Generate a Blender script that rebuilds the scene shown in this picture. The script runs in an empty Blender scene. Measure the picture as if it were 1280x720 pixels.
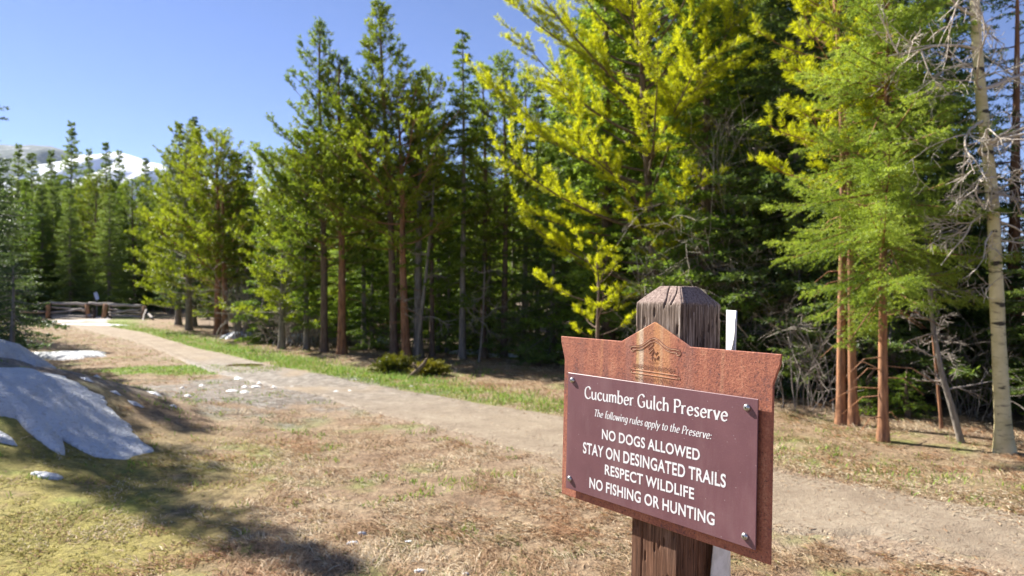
import bpy, math, random
import numpy as np
from mathutils import Vector, Matrix

# ------------------------------------------------------------------ camera, sky, sun, exposure
S = bpy.context.scene
COL = S.collection
CZ = 1.55                      # eye height
cam_d = bpy.data.cameras.new("camera")
cam = bpy.data.objects.new("camera", cam_d)
COL.objects.link(cam)
cam.location = (0, 0, CZ)
cam.rotation_euler = (math.pi / 2, 0, 0)
cam_d.sensor_width = 36.0
cam_d.lens = 36.0 * 900 / 1280
cam_d.clip_start = 0.05
cam_d.clip_end = 20000
cam_d.dof.use_dof = True
cam_d.dof.focus_distance = 1.5
cam_d.dof.aperture_fstop = 5.6
S.camera = cam

SUN_EL, SUN_AZ = math.radians(40), math.radians(53.5)     # azimuth: to the left of straight ahead
sun_dir = Vector((-math.sin(SUN_AZ) * math.cos(SUN_EL), math.cos(SUN_AZ) * math.cos(SUN_EL), math.sin(SUN_EL)))
W = bpy.data.worlds.new("World")
S.world = W
W.use_nodes = True
wn, wl = W.node_tree.nodes, W.node_tree.links
bg = wn["Background"]
sky = wn.new("ShaderNodeTexSky")
sky.sky_type = 'NISHITA'
sky.sun_disc = False
sky.sun_elevation = SUN_EL
sky.sun_rotation = -SUN_AZ
sky.altitude = 2900
sky.air_density = 1.0
sky.dust_density = 0.4
sky.ozone_density = 1.6
cd = Vector((-.335, 1, .172)).normalized()
gen = wn.new("ShaderNodeTexCoord")
dp = wn.new("ShaderNodeVectorMath"); dp.operation = 'DISTANCE'
sq = wn.new("ShaderNodeVectorMath"); sq.operation = 'MULTIPLY'; sq.inputs[1].default_value = (1, 1, 2.2)
wl.new(gen.outputs["Generated"], sq.inputs[0]); wl.new(sq.outputs[0], dp.inputs[0]); dp.inputs[1].default_value = (cd.x, cd.y, cd.z * 2.2)
cn = wn.new("ShaderNodeTexNoise"); wl.new(sq.outputs[0], cn.inputs["Vector"]); cn.inputs["Scale"].default_value = 26; cn.inputs["Detail"].default_value = 5
c1 = wn.new("ShaderNodeMapRange"); wl.new(dp.outputs["Value"], c1.inputs[0]); c1.inputs[1].default_value = 0.0; c1.inputs[2].default_value = .085; c1.inputs[3].default_value = .38; c1.inputs[4].default_value = -.45
c2 = wn.new("ShaderNodeMath"); c2.operation = 'ADD'; wl.new(c1.outputs[0], c2.inputs[0]); wl.new(cn.outputs["Fac"], c2.inputs[1])
c3 = wn.new("ShaderNodeMapRange"); wl.new(c2.outputs[0], c3.inputs[0]); c3.inputs[1].default_value = .52; c3.inputs[2].default_value = .80; c3.inputs[4].default_value = .85
cm = wn.new("ShaderNodeMix"); cm.data_type = 'RGBA'; wl.new(c3.outputs[0], cm.inputs[0]); cm.inputs[7].default_value = (7.0, 7.0, 7.2, 1)
tint = wn.new("ShaderNodeMix"); tint.data_type = 'RGBA'; tint.blend_type = 'MULTIPLY'
tint.inputs[0].default_value = 1.0; tint.inputs[7].default_value = (.88, .89, 1.14, 1)
wl.new(sky.outputs[0], tint.inputs[6]); wl.new(tint.outputs[2], cm.inputs[6]); wl.new(cm.outputs[2], bg.inputs[0])
bg.inputs[1].default_value = 0.05
sd = bpy.data.lights.new("sun", 'SUN')
sd.energy = 5.0
sd.angle = math.radians(0.53)
sd.color = (1.0, 0.955, 0.88)
sun = bpy.data.objects.new("sun", sd)
COL.objects.link(sun)
sun.rotation_euler = (-sun_dir).to_track_quat('-Z', 'Y').to_euler()
vs = S.view_settings
vs.view_transform = 'Standard'
vs.look = 'None'
vs.exposure = 1.5
vs.gamma = 1.0
vs.use_curve_mapping = False
S.cycles.use_denoising = True
S.cycles.max_bounces = 8
S.cycles.transmission_bounces = 6
S.cycles.diffuse_bounces = 6

# ------------------------------------------------------------------ helpers
def nrm(a):
    return a / np.maximum(np.linalg.norm(a, axis=-1, keepdims=True), 1e-9)

def hash2(ix, iy, seed=0):
    h = (ix.astype(np.int64) * 374761393 + iy.astype(np.int64) * 668265263 + seed * 1442695041) & 0xffffffff
    h = ((h ^ (h >> 13)) * 1274126177) & 0xffffffff
    return ((h ^ (h >> 16)) & 0xffff) / 65535.0

def vnoise(x, y, seed=0):
    x = np.asarray(x, float); y = np.asarray(y, float)
    ix, iy = np.floor(x), np.floor(y)
    fx, fy = x - ix, y - iy
    fx = fx * fx * (3 - 2 * fx); fy = fy * fy * (3 - 2 * fy)
    a = hash2(ix, iy, seed); b = hash2(ix + 1, iy, seed); c = hash2(ix, iy + 1, seed); d = hash2(ix + 1, iy + 1, seed)
    return (a * (1 - fx) + b * fx) * (1 - fy) + (c * (1 - fx) + d * fx) * fy

def fbm(x, y, seed=0, n=4):
    s = 0; a = .5
    for i in range(n):
        s = s + a * vnoise(x * 2 ** i, y * 2 ** i, seed + i * 17); a *= .5
    return s / (1 - .5 ** n)

def sstep(a, b, x):
    t = np.clip((x - a) / (b - a), 0, 1)
    return t * t * (3 - 2 * t)

def mesh_np(name, V, faces, smooth=False, colors=None):
    """faces: list of (n,k) index arrays"""
    me = bpy.data.meshes.new(name)
    V = np.asarray(V, np.float32)
    me.vertices.add(len(V)); me.vertices.foreach_set("co", V.ravel())
    tot = sum(f.size for f in faces); npoly = sum(len(f) for f in faces)
    me.loops.add(tot); me.polygons.add(npoly)
    me.loops.foreach_set("vertex_index", np.concatenate([f.ravel() for f in faces]).astype(np.int32))
    ls = np.concatenate([np.full(len(f), f.shape[1]) for f in faces])
    st = np.concatenate([[0], np.cumsum(ls)[:-1]]).astype(np.int32)
    me.polygons.foreach_set("loop_start", st)
    me.polygons.foreach_set("use_smooth", np.full(npoly, bool(smooth)))
    if colors:
        for nm, c in colors.items():
            at = me.color_attributes.new(nm, 'FLOAT_COLOR', 'POINT')
            c = np.asarray(c, np.float32)
            if c.shape[1] == 3:
                c = np.hstack([c, np.ones((len(c), 1), np.float32)])
            at.data.foreach_set("color", c.ravel())
    me.update(calc_edges=True)
    me.validate()
    return me

class MB:
    """collects verts / faces and links them as one object"""
    def __init__(s):
        s.V = []; s.F = []; s.n = 0
    def add(s, V, *faces):
        V = np.asarray(V, float)
        for f in faces:
            f = np.asarray(f, int)
            if f.size: s.F.append(f + s.n)
        s.V.append(V); s.n += len(V)
        return s
    def tube(s, pts, rad, sides=5, cap=True):
        pts = np.asarray(pts, float); n = len(pts)
        rad = np.broadcast_to(np.asarray(rad, float), (n,))
        T = np.gradient(pts, axis=0); T = nrm(T)
        ref = np.array([1.0, 0.13, 0.07]) if abs(T[0][0]) < .8 else np.array([.1, 1.0, .05])
        A = nrm(np.cross(T, ref)); B = np.cross(T, A)
        an = np.arange(sides) * 2 * math.pi / sides
        ring = A[:, None, :] * np.cos(an)[None, :, None] + B[:, None, :] * np.sin(an)[None, :, None]
        V = (pts[:, None, :] + ring * rad[:, None, None]).reshape(-1, 3)
        i = np.arange(n - 1)[:, None] * sides; j = np.arange(sides)[None, :]; k = (j + 1) % sides
        F = np.stack([i + j, i + k, i + sides + k, i + sides + j], -1).reshape(-1, 4)
        s.add(V, F)
        if cap:
            s.F.append((np.arange(sides)[None, ::-1]) + s.n - n * sides)
            s.F.append((np.arange(sides)[None, :]) + s.n - sides)
        return s
    def box(s, c, h, M=None):
        """centre c, half sizes h, optional 3x3 rows = axes"""
        q = np.array([[x, y, z] for x in (-1, 1) for y in (-1, 1) for z in (-1, 1)], float) * np.asarray(h)
        if M is not None: q = q @ np.asarray(M)
        return s.add(q + np.asarray(c), [[0, 1, 3, 2], [4, 6, 7, 5], [0, 4, 5, 1], [2, 3, 7, 6], [0, 2, 6, 4], [1, 5, 7, 3]])
    def mesh(s, name, smooth=False, colors=None):
        return mesh_np(name, np.concatenate(s.V), s.F, smooth, colors)
    def build(s, name, mat, parent=None, smooth=False):
        return link(name, s.mesh(name, smooth), mat, parent)

def link(name, me, mat=None, parent=None):
    o = bpy.data.objects.new(name, me); COL.objects.link(o)
    if mat is not None and len(me.materials) == 0: me.materials.append(mat)
    if parent is not None: o.parent = parent
    return o

def tag(o, label=None, cat=None, group=None, kind=None):
    if label: o["label"] = label
    if cat: o["category"] = cat
    if group: o["group"] = group
    if kind: o["kind"] = kind
    return o

def empty(name, loc, label, cat, group=None, rz=0):
    o = bpy.data.objects.new(name, None); COL.objects.link(o)
    o.location = loc; o.rotation_euler = (0, 0, rz)
    o.empty_display_size = .2
    return tag(o, label, cat, group)

# ------------------------------------------------------------------ material helpers
class Mat:
    def __init__(s, name):
        s.m = bpy.data.materials.new(name); s.m.use_nodes = True
        s.n = s.m.node_tree.nodes; s.l = s.m.node_tree.links
        s.p = s.n["Principled BSDF"]; s.out = s.n["Material Output"]
        s.p.inputs["Specular IOR Level"].default_value = .3
    def coord(s, kind="Object", scale=(1, 1, 1)):
        t = s.n.new("ShaderNodeTexCoord"); mp = s.n.new("ShaderNodeMapping")
        mp.inputs["Scale"].default_value = scale
        s.l.new(t.outputs[kind], mp.inputs[0]); return mp.outputs[0]
    def geo(s, scale=(1, 1, 1)):
        t = s.n.new("ShaderNodeNewGeometry"); mp = s.n.new("ShaderNodeMapping")
        mp.inputs["Scale"].default_value = scale
        s.l.new(t.outputs["Position"], mp.inputs[0]); return mp.outputs[0]
    def noise(s, vec, scale, detail=4, rough=.6, dist=0):
        t = s.n.new("ShaderNodeTexNoise"); s.l.new(vec, t.inputs["Vector"])
        t.inputs["Scale"].default_value = scale; t.inputs["Detail"].default_value = detail
        t.inputs["Roughness"].default_value = rough; t.inputs["Distortion"].default_value = dist
        return t.outputs["Fac"]
    def voro(s, vec, scale, feat='F1'):
        t = s.n.new("ShaderNodeTexVoronoi"); s.l.new(vec, t.inputs["Vector"])
        t.feature = feat
        t.inputs["Scale"].default_value = scale; return t.outputs["Distance"]
    def ramp(s, fac, stops, interp='LINEAR'):
        t = s.n.new("ShaderNodeValToRGB"); s.l.new(fac, t.inputs[0])
        e = t.color_ramp.elements; t.color_ramp.interpolation = interp
        while len(e) < len(stops): e.new(.5)
        for el, (p, c) in zip(e, stops):
            el.position = p
            el.color = (*c, 1) if isinstance(c, (tuple, list)) else (c, c, c, 1)
        return t.outputs[0]
    def mix(s, fac, a, b, mode='MIX'):
        t = s.n.new("ShaderNodeMix"); t.data_type = 'RGBA'; t.blend_type = mode
        for sock, v in ((t.inputs[0], fac), (t.inputs[6], a), (t.inputs[7], b)):
            if isinstance(v, (int, float)): sock.default_value = v
            elif isinstance(v, tuple): sock.default_value = (*v, 1)
            else: s.l.new(v, sock)
        return t.outputs[2]
    def math(s, op, a, b=0.0, c=None):
        t = s.n.new("ShaderNodeMath"); t.operation = op
        for sock, v in zip(t.inputs, (a, b, c)):
            if v is None: continue
            if isinstance(v, (int, float)): sock.default_value = v
            else: s.l.new(v, sock)
        return t.outputs[0]
    def attr(s, name):
        t = s.n.new("ShaderNodeAttribute"); t.attribute_name = name; return t
    def sep(s, col):
        t = s.n.new("ShaderNodeSeparateColor"); s.l.new(col, t.inputs[0]); return t.outputs
    def sepxyz(s, v):
        t = s.n.new("ShaderNodeSeparateXYZ"); s.l.new(v, t.inputs[0]); return t.outputs
    def rnd(s):
        return s.n.new("ShaderNodeObjectInfo").outputs["Random"]
    def base(s, c): 
        if isinstance(c, tuple): s.p.inputs["Base Color"].default_value = (*c, 1)
        else: s.l.new(c, s.p.inputs["Base Color"])
        return s
    def rough(s, r):
        if isinstance(r, (int, float)): s.p.inputs["Roughness"].default_value = r
        else: s.l.new(r, s.p.inputs["Roughness"])
        return s
    def bump(s, h, dist=.01, strength=1.0):
        t = s.n.new("ShaderNodeBump"); s.l.new(h, t.inputs["Height"])
        t.inputs["Distance"].default_value = dist; t.inputs["Strength"].default_value = strength
        s.l.new(t.outputs[0], s.p.inputs["Normal"]); return s

def needle_mat(name, dark, light, tr=.45, trcol=None):
    M = Mat(name)
    v = M.geo()
    f = M.noise(v, 1.1, 2, .5)
    f2 = M.noise(v, 9.0, 2, .5)
    f = M.math('ADD', M.math('MULTIPLY', f, .6), M.math('MULTIPLY', f2, .4))
    f = M.math('ADD', f, M.math('MULTIPLY', M.math('SUBTRACT', M.rnd(), .5), .22))
    c = M.ramp(f, [(.32, dark), (.62, light)])
    M.base(c).rough(.5)
    M.p.inputs["Specular IOR Level"].default_value = .25
    t = M.n.new("ShaderNodeBsdfTranslucent")
    tc = M.mix(1.0, c, trcol or (1.25, 1.2, .55), 'MULTIPLY')
    M.l.new(tc, t.inputs[0])
    mx = M.n.new("ShaderNodeMixShader"); mx.inputs[0].default_value = tr
    M.l.new(M.p.outputs[0], mx.inputs[1]); M.l.new(t.outputs[0], mx.inputs[2])
    M.l.new(mx.outputs[0], M.out.inputs[0])
    return M.m

def bark_mat(name, dark, light, vs_=(14, 14, 2.2)):
    M = Mat(name)
    v = M.coord("Object", vs_)
    f = M.noise(v, 2.0, 5, .65)
    v2 = M.coord("Object")
    f2 = M.noise(v2, 1.3, 2)
    c = M.ramp(f, [(.3, dark), (.65, light)])
    c = M.mix(M.ramp(f2, [(.4, 0.0), (.7, .35)]), c, (.16, .15, .13))
    M.base(c).rough(.9).bump(f, .02, .8)
    return M.m

N_PINE = needle_mat("pine_needles", (.09, .14, .016), (.28, .34, .036), .5)
N_PINEY = needle_mat("pine_needles_yellow", (.22, .26, .014), (.52, .55, .030), .55)
N_MID = needle_mat("pine_needles_mid", (.08, .14, .028), (.25, .33, .055), .52)
N_SPRUCE = needle_mat("spruce_needles", (.034, .068, .040), (.11, .165, .080), .42)
N_FILL = needle_mat("spruce_needles_deep", (.075, .125, .045), (.21, .29, .080), .52)  # paled for trees in shade: brighter shadows put into the needle colour
N_FIR = needle_mat("fir_needles", (.14, .22, .036), (.40, .50, .10), .5)
N_GREEN = needle_mat("fir_needles_green", (.09, .16, .034), (.25, .36, .070), .52)
N_JUN = needle_mat("juniper_needles", (.09, .11, .015), (.24, .22, .03), .35)
B_ORANGE = bark_mat("bark_orange", (.10, .045, .028), (.48, .23, .11))
B_BROWN = bark_mat("bark_brown", (.075, .05, .035), (.24, .16, .11))
B_GREY = bark_mat("bark_grey", (.10, .088, .075), (.32, .28, .235))
B_DEAD = bark_mat("bark_dead", (.17, .145, .125), (.42, .36, .31))
B_PALE = bark_mat("bark_pale", (.36, .31, .26), (.66, .58, .48))

# ------------------------------------------------------------------ terrain
def hgt(x, y):
    x = np.asarray(x, float); y = np.asarray(y, float)
    s = sstep(3.2, 5.3, -x) + .25 * sstep(5.2, 8, -x)
    yf = 8.6 + 1.0 * np.clip(-x - 5.4, 0, 3)
    b = sstep(3.6, 6.4, y) * (1 - sstep(yf - .9, yf + 1.4, y))
    z = .60 * s * b
    z = z + .10 * sstep(2.2, 3.6, -x) * sstep(2.5, 5, y) * (1 - sstep(9, 12, y))
    near = (1 - sstep(25, 60, np.hypot(x, y)))
    z = z + near * (.05 * (fbm(x * .6, y * .6, 3, 3) - .5) + .03 * s * b * (fbm(x * 3, y * 3, 9, 2) - .5))
    fr = sstep(60, 400, np.hypot(x, y))
    return z - fr * 0.0

def H(x, y): return float(hgt(x, y))

def px_ground(px, py):
    d = CZ * 900 / (py - 360)
    return (px - 640) / 900 * d, d

up_px = [(1500, 735), (1400, 700), (1280, 652), (1100, 612), (980, 588), (850, 552), (700, 520), (560, 497), (450, 478), (350, 458), (250, 436), (180, 416), (135, 406)]
lo_px = [(1500, 830), (1400, 780), (1280, 725), (1100, 688), (970, 662), (850, 624), (700, 578), (560, 540), (450, 512), (350, 487), (250, 461), (170, 428), (90, 408)]
UP = np.array([px_ground(*p) for p in up_px] + [(-23.5, 43), (-29, 56)])
LO = np.array([px_ground(*p) for p in lo_px] + [(-27, 42), (-33, 55)])
def resample(P, n):
    d = np.concatenate([[0], np.cumsum(np.linalg.norm(np.diff(P, axis=0), axis=1))])
    # catmull-rom on the index parameter
    t = np.linspace(0, len(P) - 1, n)
    i = np.clip(np.floor(t).astype(int), 0, len(P) - 2); f = (t - i)[:, None]
    g = lambda k: P[np.clip(k, 0, len(P) - 1)]
    p0, p1, p2, p3 = g(i - 1), g(i), g(i + 1), g(i + 2)
    return .5 * ((2 * p1) + (-p0 + p2) * f + (2 * p0 - 5 * p1 + 4 * p2 - p3) * f ** 2 + (-p0 + 3 * p1 - 3 * p2 + p3) * f ** 3)
NP_ = 420
UPs, LOs = resample(UP, NP_), resample(LO, NP_)
MID = (UPs + LOs) / 2
HALF = np.linalg.norm(UPs - LOs, axis=1) / 2
UPDIR = nrm(UPs - LOs)

def _side(P, x, y, sgn):
    T = nrm(np.gradient(P, axis=0)); Nn = np.stack([T[:, 1], -T[:, 0]], 1) * sgn
    out = np.zeros(len(x))
    for k in range(0, len(x), 20000):
        dx = x[k:k + 20000, None] - P[None, :, 0]; dy = y[k:k + 20000, None] - P[None, :, 1]
        d2 = dx * dx + dy * dy; j = d2.argmin(1); ii = np.arange(len(j))
        s_ = dx[ii, j] * Nn[j, 0] + dy[ii, j] * Nn[j, 1]
        out[k:k + 20000] = np.sign(s_) * np.sqrt(d2[ii, j])
    return out

def path_dist(x, y):
    """distance outside the trail's nearer edge (negative on it), and the side (+ towards the wood)"""
    x = np.asarray(x, float).ravel(); y = np.asarray(y, float).ravel()
    su = _side(UPs[::2], x, y, 1); sl = _side(LOs[::2], x, y, -1)
    return np.maximum(su, sl), np.where(su > sl, 1.0, -1.0)

EDGE = np.array([(9, 3.0), (6.3, 5.6), (4.4, 7.6), (3.2, 9.6), (1.7, 12.6), (-1.0, 15.4), (-4.0, 17.3), (-9.9, 24.5), (-13.0, 29), (-17, 38), (-22, 46), (-60, 50)])
EDs = resample(EDGE, 300)
def forest_depth(x, y):
    """distance behind the forest edge (positive inside the wood)"""
    x = np.asarray(x, float).ravel(); y = np.asarray(y, float).ravel()
    out = np.zeros(len(x))
    T = nrm(np.gradient(EDs, axis=0)); Nn = np.stack([T[:, 1], -T[:, 0]], 1)    # to the right of travel = into the wood
    for k in range(0, len(x), 20000):
        dx = x[k:k + 20000, None] - EDs[None, :, 0]; dy = y[k:k + 20000, None] - EDs[None, :, 1]
        j = (dx * dx + dy * dy).argmin(1); ii = np.arange(len(j))
        out[k:k + 20000] = dx[ii, j] * Nn[j, 0] + dy[ii, j] * Nn[j, 1]
    return out

def axis_pts(lo, hi, step, far, grow=1.13):
    a = list(np.arange(lo, hi + step / 2, step))
    s = step; v = a[-1]
    while v < far: s *= grow; v += s; a.append(v)
    s = step; v = a[0]; b = []
    while v > -far: s *= grow; v -= s; b.append(v)
    return np.array(b[::-1] + a)

def build_ground():
    gx = axis_pts(-11, 9, .10, 5600); gy = axis_pts(1.5, 26, .10, 5600)
    X, Y = np.meshgrid(gx, gy)
    x, y = X.ravel(), Y.ravel()
    z = hgt(x, y)
    nx, ny = len(gx), len(gy)
    i = np.arange(ny - 1)[:, None] * nx; j = np.arange(nx - 1)[None, :]
    F = np.stack([i + j, i + j + 1, i + nx + j + 1, i + nx + j], -1).reshape(-1, 4)
    r = np.hypot(x, y)
    q = np.full(len(x), 50.0); sd = np.zeros(len(x)); fd = np.full(len(x), 5.0)
    m = r < 80
    q[m], sd[m] = path_dist(x[m], y[m])
    fd[m] = forest_depth(x[m], y[m])
    n1 = fbm(x * .9, y * .9, 21); n2 = fbm(x * 2.6, y * 2.6, 31)
    e = .5 * (n1 - .5) + .35 * (n2 - .5)
    # far-side verge grass
    w = np.interp(y, [5, 7, 9, 12, 20, 30], [.06, .14, .5, 1.0, 1.0, .9])
    green = ((sd > 0) & (q > 0)) * sstep(-.05, .15, q + .5 * e) * (1 - sstep(.3, .8, fd + e * 1.6)) * w * (1 - sstep(.55, 1.5, q + 1.6 * e)) * sstep(.34, .52, n2 + .12)
    # tongue of grass on the near side of the path and sparse tufts
    tong = np.exp(-(((x + 6.1) / 2.0) ** 2 + ((y - 13.6) / .8) ** 2))
    green = np.maximum(green, sstep(.3, .6, tong + .5 * (n2 - .5)) * .95)
    green = np.maximum(green, sstep(.60, .74, n2) * .40 * (fd < 0))
    moss = (1 - sstep(-2.9, -1.2, x + 2.2 * (n1 - .5))) * (1 - sstep(6.0, 8.0, y + 2 * (n1 - .5))) * sstep(.25, .5, n2 + .15)
    mud = np.exp(-(((x + 3.7) / 2.3) ** 2 + ((y - 10.7) / 2.2) ** 2))
    mud = sstep(.30, .62, mud + .9 * (n2 - .5) + .35 * (n1 - .5))
    bank = sstep(3.9, 4.6, -x) * sstep(7.2, 8.2, y) * (1 - sstep(10.5, 12, y))
    mud = np.maximum(mud, bank * .9)
    forest = sstep(-.15, .55, fd + 1.2 * e)
    dirt = 1 - sstep(-.02, .75, q + 1.3 * e) ; dirt = np.where(sd > 0, 1 - sstep(-.02, .12, q + .4 * e), dirt)
    c1 = np.stack([green, moss, mud, forest], 1); c2 = np.stack([dirt, n1, n2, np.ones(len(x))], 1)
    me = mesh_np("ground", np.stack([x, y, z], 1), [F], True, {"mask": c1, "mask_b": c2})
    M = Mat("dry_meadow")
    v = M.geo()
    a = M.noise(v, 2.2, 6, .68)
    b = M.noise(v, 16.0, 5, .7)
    vs_ = M.geo((1, .55, 1)); st = M.noise(vs_, 55.0, 3, .7, 1.5)
    dry = M.ramp(a, [(.32, (.19, .115, .065)), (.46, (.32, .21, .125)), (.58, (.41, .295, .18)), (.72, (.49, .38, .25))])
    dry = M.mix(M.ramp(b, [(.38, .75), (.6, 0.0)]), dry, (.13, .085, .05))
    dry = M.mix(M.ramp(st, [(.55, 0.0), (.72, .7)]), dry, (.50, .40, .26))
    k = M.attr("mask"); rgb = M.sep(k.outputs["Color"])
    k2 = M.attr("mask_b"); rgb2 = M.sep(k2.outputs["Color"])
    dirtc = M.ramp(b, [(.3, (.24, .17, .115)), (.7, (.40, .305, .215))])
    c = M.mix(rgb2[0], dry, dirtc)
    moss_c = M.ramp(b, [(.3, (.17, .145, .035)), (.6, (.36, .31, .07))])
    c = M.mix(M.math('MULTIPLY', rgb[1], .85), c, moss_c)
    grn = M.ramp(b, [(.3, (.09, .17, .014)), (.65, (.22, .34, .035))])
    c = M.mix(rgb[0], c, grn)
    fl = M.ramp(a, [(.35, (.13, .092, .062)), (.65, (.31, .22, .145))])  # floor of the wood paled, lifting its shade through the colour
    c = M.mix(k.outputs["Alpha"], c, fl)
    mudc = M.ramp(M.noise(v, 9.0, 6, .75), [(.38, (.07, .056, .046)), (.50, (.19, .16, .135)), (.62, (.36, .33, .30))])
    c = M.mix(M.math('MULTIPLY', rgb[2], .85), c, mudc)
    M.base(c)
    wet = M.math('MULTIPLY', rgb[2], M.ramp(b, [(.4, 1.0), (.56, 0.0)]))
    M.rough(M.math('SUBTRACT', .92, M.math('MULTIPLY', wet, .62)))
    M.bump(M.math('ADD', M.math('MULTIPLY', b, .7), M.math('MULTIPLY', st, .3)), .06, 1.0)
    return tag(link("ground", me, M.m), "dry tan meadow ground sloping past the sign to the pine wood", "ground", kind="structure")
ground = build_ground()

def build_path():
    nc = 17
    t = np.linspace(0, 1, nc)
    n = np.arange(NP_)
    s = np.concatenate([[0], np.cumsum(np.linalg.norm(np.diff(MID, axis=0), axis=1))])
    eu = .40 * (fbm(s * 1.1, s * 0 + 3.3, 5) - .5) + .10 * (fbm(s * 6, s * 0, 6) - .5)
    el = .65 * (fbm(s * 1.1, s * 0 + 9.3, 7) - .5) + .10 * (fbm(s * 6, s * 0, 8) - .5)
    A = LOs - UPDIR * el[:, None]; B = UPs + UPDIR * eu[:, None]
    P = A[:, None, :] * (1 - t)[None, :, None] + B[:, None, :] * t[None, :, None]
    x, y = P[..., 0].ravel(), P[..., 1].ravel()
    rut = np.tile(-.012 * np.exp(-((t - .3) / .1) ** 2) - .012 * np.exp(-((t - .72) / .1) ** 2), NP_)
    edge = np.tile(np.where((t == 0) | (t == 1), -.03, 0), NP_)
    z = hgt(x, y) + .022 + rut + edge
    i = np.arange(NP_ - 1)[:, None] * nc; j = np.arange(nc - 1)[None, :]
    F = np.stack([i + j, i + nc + j, i + nc + j + 1, i + j + 1], -1).reshape(-1, 4)[:, ::-1]
    wet = np.exp(-(((y - 12.6) / 3.0) ** 2)) * sstep(.25, .5, fbm(x * 1.3, y * 1.3, 12)) 
    ice = sstep(26, 33, y) * sstep(.40, .55, fbm(x * .5, y * .5, 13)) * (1 - sstep(40, 46, y))
    c = np.stack([wet, ice, np.tile(np.abs(t - .5) * 2, NP_), np.ones(len(x))], 1)
    me = mesh_np("path", np.stack([x, y, z], 1), [F], True, {"mask": c})
    M = Mat("packed_dirt")
    v = M.geo()
    a = M.noise(v, 1.6, 5, .65); b = M.noise(v, 24.0, 5, .75)
    col = M.ramp(a, [(.3, (.235, .18, .125)), (.55, (.335, .268, .19)), (.75, (.41, .34, .25))])
    col = M.mix(M.ramp(b, [(.35, .65), (.55, 0.0)]), col, (.20, .14, .095))
    col = M.mix(M.ramp(b, [(.6, 0.0), (.75, .55)]), col, (.55, .45, .34))
    k = M.attr("mask"); r = M.sep(k.outputs["Color"])
    w = M.ramp(M.noise(v, 7.0, 6, .75), [(.40, (.085, .068, .055)), (.50, (.20, .165, .135)), (.62, (.36, .32, .27))])
    col = M.mix(M.math('MULTIPLY', r[0], .9), col, w)
    col = M.mix(M.math('MULTIPLY', r[1], .35), col, (.70, .70, .70))
    M.base(col)
    M.rough(M.math('SUBTRACT', .93, M.math('MULTIPLY', r[0], .45)))
    M.bump(M.math('ADD', M.noise(v, 70.0, 4, .7), M.math('MULTIPLY', b, .8)), .018, .9)
    return tag(link("path", me, M.m), "pale packed dirt trail running past the sign to the rail fence", "path", kind="structure")
path = build_path()

# ------------------------------------------------------------------ snow, puddle
def star_patch(name, c, rx, ry, rot, thick, seed, mat, lift=.004, n=96, m=14, rough=.22, shape=None):
    th = np.arange(n) * 2 * math.pi / n
    if shape is not None:
        sp = np.array(shape); a0 = np.arctan2(sp[:, 1] - c[1], sp[:, 0] - c[0]); r0 = np.hypot(sp[:, 0] - c[0], sp[:, 1] - c[1])
        o = np.argsort(a0); a0, r0 = a0[o], r0[o]
        rad = np.interp(th, np.concatenate([a0 - 2 * math.pi, a0, a0 + 2 * math.pi]), np.tile(r0, 3))
        ex, ey = np.cos(th) * rad, np.sin(th) * rad
    else:
        ex, ey = np.cos(th) * rx, np.sin(th) * ry
    k = 1 + rough * 2 * (fbm(np.cos(th) * 2.5 + 9, np.sin(th) * 2.5 + 9, seed, 4) - .5) + (rough * .8 * (fbm(np.cos(th) * 11 + 9, np.sin(th) * 11 + 9, seed + 3, 2) - .5) if n > 100 else 0)
    ex, ey = ex * k, ey * k
    if rot: ex, ey = ex * math.cos(rot) - ey * math.sin(rot), ex * math.sin(rot) + ey * math.cos(rot)
    f = 1 - (1 - np.linspace(0, 1, m + 1)[1:]) ** 1.0
    X = np.concatenate([[c[0]], (c[0] + ex[None] * f[:, None]).ravel()]); Y = np.concatenate([[c[1]], (c[1] + ey[None] * f[:, None]).ravel()])
    ff = np.concatenate([[0], np.repeat(f, n)])
    dome = np.clip(1 - ff ** 2.4, 0, 1) ** .62
    Z = hgt(X, Y) + lift + thick * dome * (1 + .7 * (fbm(X * 3.0 + seed, Y * 3.0, seed, 3) - .5)) - .03 * (ff >= .999)
    F = [np.stack([np.zeros(n, int), 1 + np.arange(n), 1 + (np.arange(n) + 1) % n], 1)]
    i = 1 + np.arange(m - 1)[:, None] * n; j = np.arange(n)[None]; kk = (j + 1) % n
    F.append(np.stack([i + j, i + n + j, i + n + kk, i + kk], -1).reshape(-1, 4))
    # origin at the patch's base
    o = np.array([c[0], c[1], H(*c)])
    ob = link(name, mesh_np(name, np.stack([X, Y, Z], 1) - o, F, True), mat)
    ob.location = o
    return ob

Msn = Mat("old_snow")
v = Msn.geo()
a = Msn.noise(v, 3.0, 5, .6); b = Msn.noise(v, 22, 4, .6)
c = Msn.ramp(a, [(.3, (.74, .76, .80)), (.6, (.88, .89, .90))])
c = Msn.mix(Msn.ramp(b, [(.57, 0.0), (.70, .55)]), c, (.46, .41, .35))
c = Msn.mix(Msn.ramp(Msn.noise(v, 1.7, 4, .7), [(.52, 0.0), (.68, .35)]), c, (.55, .50, .44))
c = Msn.mix(Msn.ramp(Msn.noise(v, 75, 3, .6), [(.66, 0.0), (.71, .8)]), c, (.16, .11, .07))
Msn.base(c).rough(.7).bump(Msn.math('ADD', a, Msn.math('MULTIPLY', b, .6)), .16, 1.0)
SNOW = Msn.m
s = star_patch("snow_patch", (-4.75, 6.8), 1, 1, 0, .06, 4, SNOW, rough=.14, n=220, m=30,
    shape=[(-3.22, 6.42), (-3.42, 6.0), (-3.62, 5.85), (-3.8, 6.15), (-4.3, 6.25), (-5.0, 6.1), (-6.3, 6.0), (-7.2, 6.6), (-6.6, 7.25), (-5.6, 7.45), (-4.9, 7.6), (-4.35, 7.55), (-3.95, 7.3), (-3.6, 6.85)])
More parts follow.
